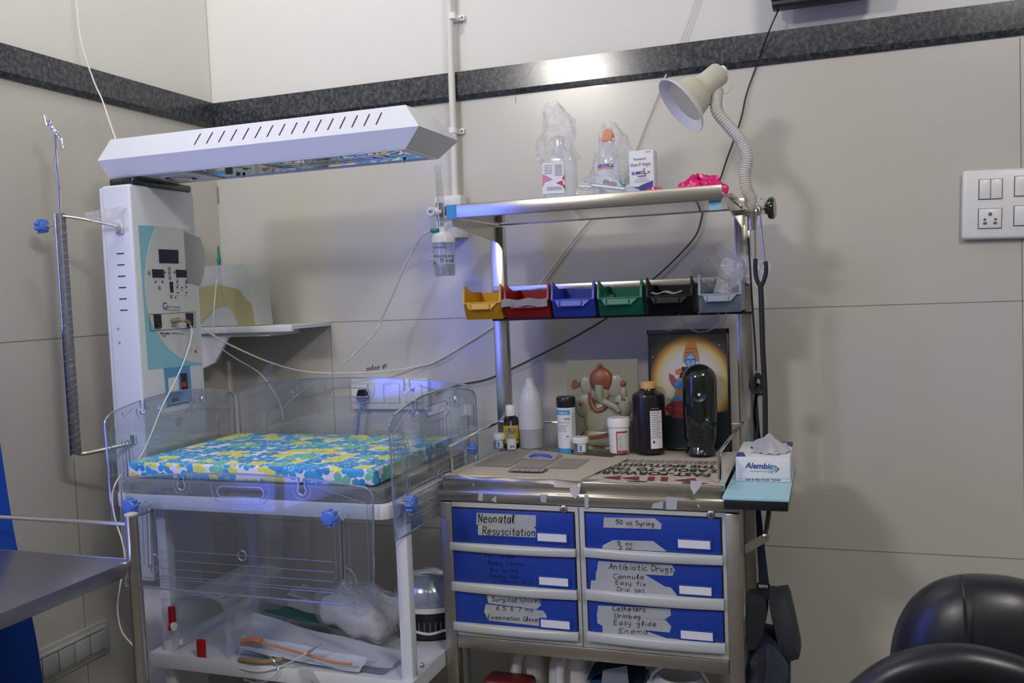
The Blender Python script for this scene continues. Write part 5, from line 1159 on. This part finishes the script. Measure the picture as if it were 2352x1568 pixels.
MB('glass').lathe(p,[(r*.9,0),(r,.002),(r,zz(1002)),(r*.55,zz(994)),(r*.55,zz(989))],n=24).build('body', t)
MB('chrome').lathe(p+V((0,0,zz(990))),[(r*.62,0),(r*.7,.001),(r*.7,zz(983)-zz(990)),(r*.3,zz(982)-zz(990))],n=20).build('collar', t)
MB('glass').lathe(p+V((0,0,zz(982))),[(r*.28,0),(r*.18,zz(966)-zz(982))],n=12).build('needle_hub', t)
b = MB('card'); b.lathe(p+V((0,0,.004)),[(r*1.03,0),(r*1.03,zz(1006)-.004)],a0=math.radians(235),a1=math.radians(340),n=10); b.mat('ink').text('IPI',V((p.x+.001,0,p.z+.007)),V((p.x+.010,0,p.z+.007)),cyl=(p.x,p.y,r*1.05)); b.build('wrap_label', t)
# pouch with blue clamps
t = thing('clamp_pouch','clear sachet holding two blue cord clamps on the newspaper','sachet',pz(1242,1045,ZI))
A = [pz(1201,1052,ZI),pz(1275,1056,ZI),pz(1284,1040,ZI),pz(1225,1034,ZI)]
MB('pouch').prism(A,(0,0,.0012)).build('sachet', t)
b = MB('navyink'); M['clampb'] = mat('blue_clamp',(.08,.10,.45),.4); b = MB('clampb'); b.tube([pz(1216,1048,ZI+.003),pz(1240,1045,ZI+.003),pz(1266,1050,ZI+.003)],.0030,n=8).tube([pz(1222,1043,ZI+.003),pz(1245,1044,ZI+.003),pz(1262,1046,ZI+.003)],.0026,n=8); b.build('cord_clamp', t)

# ---- plaque with elephant-headed relief (leaning on the rear rail)
t = thing('stone_plaque','greenish stone plaque with a relief of an elephant-headed deity','plaque',(-.53,2.12,ZI))
Yg = 2.139
b = MB('stone'); q = [(1303,828),(1464,824),(1470,1030),(1300,1030)]; pts = [at(u,v,Yg) for u, v in q]; zmin = ZR+.002
pts[2].z = zmin; pts[3].z = zmin; b.prism(pts,(0,.010,0)); b.build('slab', t)
E_ = lambda u, v, ru, rv, dep=.006, bb=None, rot=0: bb.ball(at(u,v,Yg-.001),1,(ru*K(Yg),dep,rv*K(Yg)),n=18,Mx=Matrix.Rotation(math.radians(rot),4,'Y'))
b = MB('stonel')
E_(1378,903,24,22,.017,b); E_(1412,885,20,28,.006,b,15); E_(1346,885,14,24,.006,b,-10); E_(1385,965,46,44,.008,b); E_(1385,1005,62,22,.009,b); E_(1345,930,22,30,.007,b,20); E_(1430,930,20,28,.007,b,-20); E_(1330,1010,18,14,.006,b); E_(1432,905,8,18,.006,b)
g_ = lambda u, v, d: at(u,v,Yg-d)
b.tube([g_(1377,884,.016),g_(1376,902,.018),g_(1382,918,.013),g_(1396,926,.011),g_(1412,934,.010),g_(1422,945,.009)],lambda u:.0115-.005*u,n=12)
b.build('figure_relief', t)
b = MB('copper'); P_ = lambda L: b.decal(L,Yg-.0055,.004)
b.ball(at(1381,872,Yg-.003),1,(28*K(Yg),.013,30*K(Yg)),n=22); b.ball(at(1378,840,Yg-.003),1,(6*K(Yg),.006,6*K(Yg)),n=12)
b.build('crown', t); b = MB('copper'); b.tube([g_(1356,902,.006),g_(1358,925,.008),g_(1370,942,.009),g_(1386,938,.009),g_(1390,930,.009)],.0060,n=8)
b.build('necklace', t); b = MB('copper'); b.decal([(1315,875),(1322,871),(1326,880),(1331,877),(1331,888),(1326,886),(1320,893),(1313,886)],Yg-.001,.004); E_(1430,881,9,7,.006,b); E_(1420,925,7,5,.008,b); E_(1336,928,8,8,.008,b,30); E_(1392,902,8,10,.009,b)
b.decal([(1354,1001),(1380,998),(1396,993),(1400,1001),(1378,1006),(1356,1008)],Yg-.009,.003); b.decal([(1332,1000),(1342,988),(1344,992),(1334,1003)],Yg-.008,.003); b.decal([(1426,905),(1431,915),(1438,915),(1438,918),(1428,918)],Yg-.007,.003)
b.build('painted_ornament', t)
b = MB('ink')
for u in (1363,1384): b.tube([g_(u-5,893,.016),g_(u,889,.0175),g_(u+5,892,.016)],.0008,n=5).ball(g_(u,894,.0165),.0016)
b.build('eyes', t)

# ---- framed deity picture
t = thing('deity_picture','dark framed print of a blue-skinned seated figure before a golden halo','picture',(-.32,2.15,ZI))
Yk = 2.145; x0, x1 = at(1491,900,Yk).x, at(1678,900,Yk).x; zt_ = at(1491,758,Yk).z; zb_ = ZR+.002
zt_r = at(1676,752,Yk).z
c = at(1588,877,Yk)
b = MB('halo'); b.box((x0+.003,Yk-.001,zb_+.003),(x1-.003,Yk+.004,zt_-.003)); o = b.build('printed_board', t)
# centre the halo texture on the figure: object origin at the halo centre
d_ = c-ORIG[t.name]; o.data.transform(Matrix.Translation(-V((d_.x,d_.y,d_.z)))); o.location = V((d_.x,d_.y,d_.z))
b = MB('black'); w = .006
b.box((x0,Yk-.004,zb_),(x1,Yk+.005,zb_+w),.001).box((x0,Yk-.004,zt_-.012),(x1,Yk+.005,zt_),.001).box((x0,Yk-.004,zb_),(x0+.004,Yk+.005,zt_),.001).box((x1-.005,Yk-.004,zb_),(x1,Yk+.005,zt_),.001); b.build('frame', t)
M['gold'] = mat('printed_gold',(.50,.20,.05),.3); M['skinb'] = mat('printed_blue_skin',(.06,.22,.50),.3); M['skinl'] = mat('printed_pale_blue',(.22,.42,.62),.3); M['lotus'] = mat('printed_lotus',(.26,.03,.05),.3); M['hair'] = mat('printed_hair',(.05,.02,.02),.4); M['hand'] = mat('printed_hand',(.30,.07,.10),.3)
M['teal'] = mat('printed_teal',(.007,.020,.026),.3)
b = MB('hair'); e = Yk-.001; n_ = [0]
def D(m, pts):
    n_[0] += 1; b.mat(m).decal(pts, e-.00015*n_[0], .0001)
def el(u, v, a, c_, n=16): return [(u+a*math.cos(k*2*math.pi/n),v+c_*math.sin(k*2*math.pi/n)) for k in range(n)]
D('teal',[(1493,960),(1560,950),(1672,945),(1674,1022),(1494,1022)])
D('hair',[(1566,842),(1610,842),(1618,880),(1600,890),(1572,890),(1558,875)])
D('gold',[(1578,862),(1600,862),(1622,880),(1625,905),(1560,905),(1552,880)])
D('skinb',[(1560,872),(1576,868),(1612,868),(1640,885),(1645,930),(1560,930)])
D('skinb',[(1552,868),(1568,876),(1570,885),(1562,892),(1551,886)]); D('skinb',[(1548,876),(1562,880),(1560,893),(1550,893),(1543,884)])
D('hand',[(1537,855),(1541,860),(1548,862),(1552,874),(1550,886),(1543,884),(1537,870)])
D('gold',[(1551,850),(1562,845),(1568,852),(1560,860),(1552,859)]); D('gold',el(1561,871,7,3))
D('skinb',el(1586,826,13,19)); D('skinl',el(1586,828,9,14)); D('gold',[(1569,830),(1570,812),(1576,790),(1584,785),(1592,785),(1600,795),(1604,812),(1606,832),(1600,828),(1597,815),(1586,812),(1575,816),(1572,834)])
D('gold',[(1573,812),(1575,798),(1586,783),(1598,796),(1602,812),(1586,806)]); D('copper',[(1576,800),(1600,799),(1600,802),(1576,803)]); D('copper',[(1574,808),(1602,806),(1602,808),(1574,811)])
D('ink',[(1577,825),(1584,824),(1584,826),(1577,827)]); D('ink',[(1589,824),(1596,824),(1596,826),(1589,826)]); D('red',[(1582,838),(1590,838),(1586,840)]); D('skinb',[(1585,824),(1588,824),(1588,833),(1584,833)])
D('gold',[(1553,890),(1570,900),(1560,925),(1540,928),(1548,912)]); D('skinb',[(1545,912),(1575,905),(1600,910),(1620,925),(1540,925)]); D('lotus',el(1565,935,36,15)); D('lotus',[(1532,938),(1570,930),(1640,935),(1628,965),(1545,960)]); D('hand',[(1531,931),(1560,940),(1600,936),(1600,939),(1560,944),(1531,935)])
b.build('printed_figure', t, smooth=False); b = MB('card')
for u, v in ((1500,820),(1512,868),(1652,792),(1656,826),(1655,900),(1499,900),(1665,860)): D('card',el(u,v,1.1,1.1,8))
b.build('printed_stars', t, smooth=False)

# tissue box on side shelf
t = thing('side_leaf','pale blue folding side shelf with black underside on the trolley right','shelf',(-.135,1.85,.847))
MB('paleblue').box((-.198,1.724,.859),(-.077,2.10,.8655),.001).build('laminate_top', t)
MB('black').box((-.196,1.727,.840),(-.079,2.098,.8595),.003).build('underside', t)
b = MB('steel'); q = [(1711,1250),(1712,1272),(1768,1240),(1765,1226),(1756,1224)]; b.decal(q,1.80,.002).lathe(at(1757,1232,1.797),[(.006,0),(.006,.002),(.003,.004)],axis=(0,-1,0),n=16); b.build('hinge_arm', t)
b = MB('steeld'); b.tube([at(1768,1170,1.85),at(1762,1215,1.82),at(1757,1230,1.805)],.006,n=8,sub=2); b.build('stay_arm', t)
t = thing('tissue_box','white facial tissue box with blue lettering on the side shelf','tissue box',(-.13,1.95,.866))
y0 = 1.864; x0, x1 = at(1690,1080,y0).x, at(1815,1080,y0).x; zt_ = at(1750,1050,y0).z
b = MB('card'); b.box((x0,y0,.866),(x1,y0+.185,zt_),.001); b.mat('navyink').prism([(x0,y0+.002,zt_+.0003),(x0+.02,y0+.004,zt_+.0003),(x0+.012,y0+.05,zt_+.0003),(x0,y0+.05,zt_+.0003)],(0,0,.0003)).prism([(x1-.025,y0+.184,zt_+.0003),(x1,y0+.184,zt_+.0003),(x1,y0+.12,zt_+.0003)],(0,0,.0003)); b.build('carton', t)
b = MB('ink'); b.shape([[( .028*math.cos(a)*(1+.2*math.sin(3*a)),.045*math.sin(a)) for a in [k*math.pi/12 for k in range(24)]]],.0002,0,Matrix.Translation((x0+.062,y0+.10,zt_+.0006))); b.build('opening', t)
b = MB('tissue')
def tis(i, j):
    a = (i-.5)*2; z = zt_+.001+.026*math.exp(-2.6*a*a)*math.sin(min(1,j*1.3)*1.7)+.004*math.sin(i*14+j*6)
    return V((x0+.025+.075*i+.006*math.sin(j*5), y0+.03+.10*j+.01*math.sin(i*8), max(z,zt_+.001)))
b.grid(tis,22,14,.0006); b.build('tissue', t)
b = MB('navyink'); e = y0-.0004; b.text('Alembic',at(1711,1074,e),at(1776,1077,e),bold=.025,shear=.2).mat('inkg').text('Touching lives over',at(1722,1083,e),at(1762,1083,e)).mat('sky').text('100',at(1764,1086,e),at(1776,1086,e)).mat('ink').text('Soft & Silky Facial Tissues',at(1712,1103,e),at(1793,1104,e))
b.mat('navyink').decal([(1779,1068),(1791,1077),(1781,1085),(1780,1083),(1787,1077),(1778,1070)],e,.0004); b.mat('greenp').decal([(1774,1070),(1784,1077),(1776,1083),(1775,1081),(1780,1077),(1773,1072)],e,.0004)
b.mat('paleblue').decal([(1692,1098),(1813,1098),(1813,1100),(1692,1099)],e,.0003)
b.build('box_print', t, smooth=False)

# bag hanging on the right
t = thing('hanging_bag','dark navy bag hanging by its strap beside the right trolley leg','bag',(-.11,1.93,.45))
b = MB('navy'); Yh = 1.90
b.prism([at(1735,1170,Yh),at(1747,1170,Yh),at(1755,1245,Yh),at(1766,1341,Yh),at(1743,1341,Yh),at(1738,1240,Yh)],(0,.004,0)); b.build('strap', t)
b = MB('black'); c = at(1753,1346,Yh); b.shape([rrect(-.013,-.007,.013,.007,.003),rrect(-.0095,-.004,.0095,.004,.001)],.0015,.0003,mtx(c,(1,0,0),(0,0,1))); b.build('buckle', t)
MB('navy').prism([at(1744,1352,Yh),at(1766,1352,Yh),at(1768,1375,Yh),at(1744,1380,Yh)],(0,.004,0)).build('strap_end', t)
def bag(pts, Y0, dep, m, nm):
    b = MB(m); c = sum((at(u,v,Y0) for u, v in pts), V())/len(pts); rings = []
    for k, f in ((0,.86),(.12,.97),(.5,1.03),(.88,.97),(1,.86)): rings.append([c+(at(u,v,Y0)-c)*f+V((0,dep*k,0)) for u, v in pts])
    b.loft(rings); b.build(nm, t, ang=60)
bag([(1710,1382),(1755,1378),(1760,1420),(1752,1465),(1735,1500),(1712,1500)],1.87,.10,'bagg','pocket')
bag([(1762,1370),(1780,1372),(1806,1368),(1812,1380),(1826,1440),(1838,1500),(1835,1520),(1800,1530),(1785,1490),(1770,1420)],1.90,.09,'bagg','flap')
bag([(1702,1480),(1745,1470),(1800,1480),(1812,1530),(1812,1640),(1702,1640)],1.89,.12,'navy','body')
b = MB('sleeve'); b.grid(lambda i,j: at(1722+85*i+4*math.sin(j*7),1545-75*math.sin(math.pi*(.1+.8*i))*(1-j)+60*j,1.865)+V((0,-.02*math.sin(math.pi*i),0)),14,12); b.build('plastic_sleeve', t)

# under-cart things
def jerry(label, u0, u1, v0, Y0):
    x0, x1 = at(u0,1500,Y0).x, at(u1,1500,Y0).x; zt = at(u0,v0,Y0).z
    t = thing('jerrycan',label,'jerrycan',((x0+x1)/2,Y0+.05,.151), 'white jerrycans under the trolley')
    b = MB('whitep'); w = x1-x0
    rr = lambda f, z, o=0: [(x0+w/2+o+w/2*f*math.copysign(abs(math.cos(a))**.6,math.cos(a)),Y0+.06+.06*f*math.copysign(abs(math.sin(a))**.6,math.sin(a)),z) for a in [k*math.pi/12 for k in range(24)]]
    b.loft([rr(.95,.152),rr(1,.16),rr(1,zt-.10),rr(.95,zt-.05),rr(.75,zt-.01),rr(.4,zt+.01),rr(.3,zt+.03)]); b.build('body', t)
    xm = x0+w*.45; MB('whitep').tube([(xm,Y0+.005,zt-.095),(xm-.004,Y0-.014,zt-.08),(xm-.002,Y0-.012,zt-.03),(xm+.005,Y0+.015,zt)],.011,n=10).build('handle', t)
    MB('whitep').lathe((x0+w/2,Y0+.06,zt+.028),[(.018,0),(.018,.02),(0,.021)],n=18).build('cap', t)
jerry('white jerrycan under the trolley nearest the red lid',1158,1240,1478,1.88)
jerry('white jerrycan under the trolley beside the blue package',1246,1352,1490,1.86)
t = thing('plastic_bucket','white handled plastic bucket under the right side of the trolley','bucket',(-.26,1.86,.151))
c = at(1560,1552,1.86); zt = c.z
b = MB('whitep'); b.lathe((c.x,1.87,.151),[(.05,0),(.060,.02),(.064,zt-.151-.03),(.052,zt-.151-.008),(.046,zt-.151),(.042,zt-.151),(.040,zt-.151-.02)],n=32); b.build('body', t)
MB('whitep').tube([(c.x-.062,1.87,zt-.02),(c.x-.055,1.86,zt+.0),(c.x-.03,1.85,zt+.022),(c.x,1.85,zt+.03),(c.x+.04,1.86,zt+.02),(c.x+.062,1.87,zt-.02)],.004,n=8).build('bail_handle', t)
MB('whitep').box((c.x-.068,1.85,zt-.028),(c.x-.056,1.87,zt-.016),.002).build('lug', t)
b = MB('maroon'); c = at(1170,1556,1.83); b.box((c.x-.055,1.80,.151),(c.x+.055,1.86,c.z+.003),.012,3); b.build('maroon_container', label='dark red lidded container under the trolley left side', cat='container')
b = MB('navy'); M['pkg'] = mat('blue_print_package',(.012,.06,.16),.4); b = MB('pkg'); b.grid(lambda i,j: V((at(1350+125*i,1500,1.86).x, 1.84+.07*j, at(1400,1585-55*math.sin(math.pi*(.15+.6*i)),1.86).z+.01*j)),10,6,.002).box((at(1360,1500,1.86).x,1.85,.151),(at(1475,1500,1.86).x,1.93,at(1400,1560,1.86).z)); b.mat('grey').decal([(1385,1538),(1440,1528),(1444,1568),(1380,1580)],1.838,.001)
b.build('blue_package', label='dark blue printed package between jerrycans and bucket', cat='package')

# ================================================================== LEATHER CHAIR
t = thing('leather_chair','black leather chair back and armrest in the lower right foreground','chair',(.2,1.1,0))
def sup(c, rx, ry, rz, e1, e2, b, bend=0):
    def fn(i, j):
        a = i*2*math.pi; q = -math.pi/2+math.pi*j; se = lambda v, e: math.copysign(abs(v)**e, v)
        x = rx*se(math.cos(q),e1)*se(math.cos(a),e2); z = rz*se(math.sin(q),e1); y = ry*se(math.cos(q),e1)*se(math.sin(a),e2)
        return V((c[0]+x,c[1]+y+bend*x*x,c[2]+z))
    b.grid(fn,56,32)
Yq = 1.20
c = at(2278,1600,Yq); rx = 198*K(Yq); rz = at(2210,1318,Yq).z-c.z
b = MB('leather'); sup(c,rx,.06,rz,.84,.8,b,1.2); b.build('backrest', t)
b = MB('rubber'); b.tube([at(2207,1322,Yq-.036),at(2214,1370,Yq-.056),at(2218,1430,Yq-.060),at(2222,1500,Yq-.062)],.0018,n=6); b.build('seam', t)
b = MB('leather'); Ya = 1.02; b.tube([at(1900,1690,Ya),at(1975,1610,Ya),at(2070,1545,Ya),at(2190,1522,Ya),at(2300,1540,Ya),at(2400,1580,Ya),at(2500,1640,Ya)],.020,n=20,sub=8); b.build('armrest', t)
MB('black').cyl((c.x,Yq+.02,.0),(c.x,Yq+.02,c.z),.025,n=20).build('support_stem', t)
MB('leather').box((c.x-.17,.72,.40),(c.x+.17,1.16,.48),.03,4).build('seat', t)
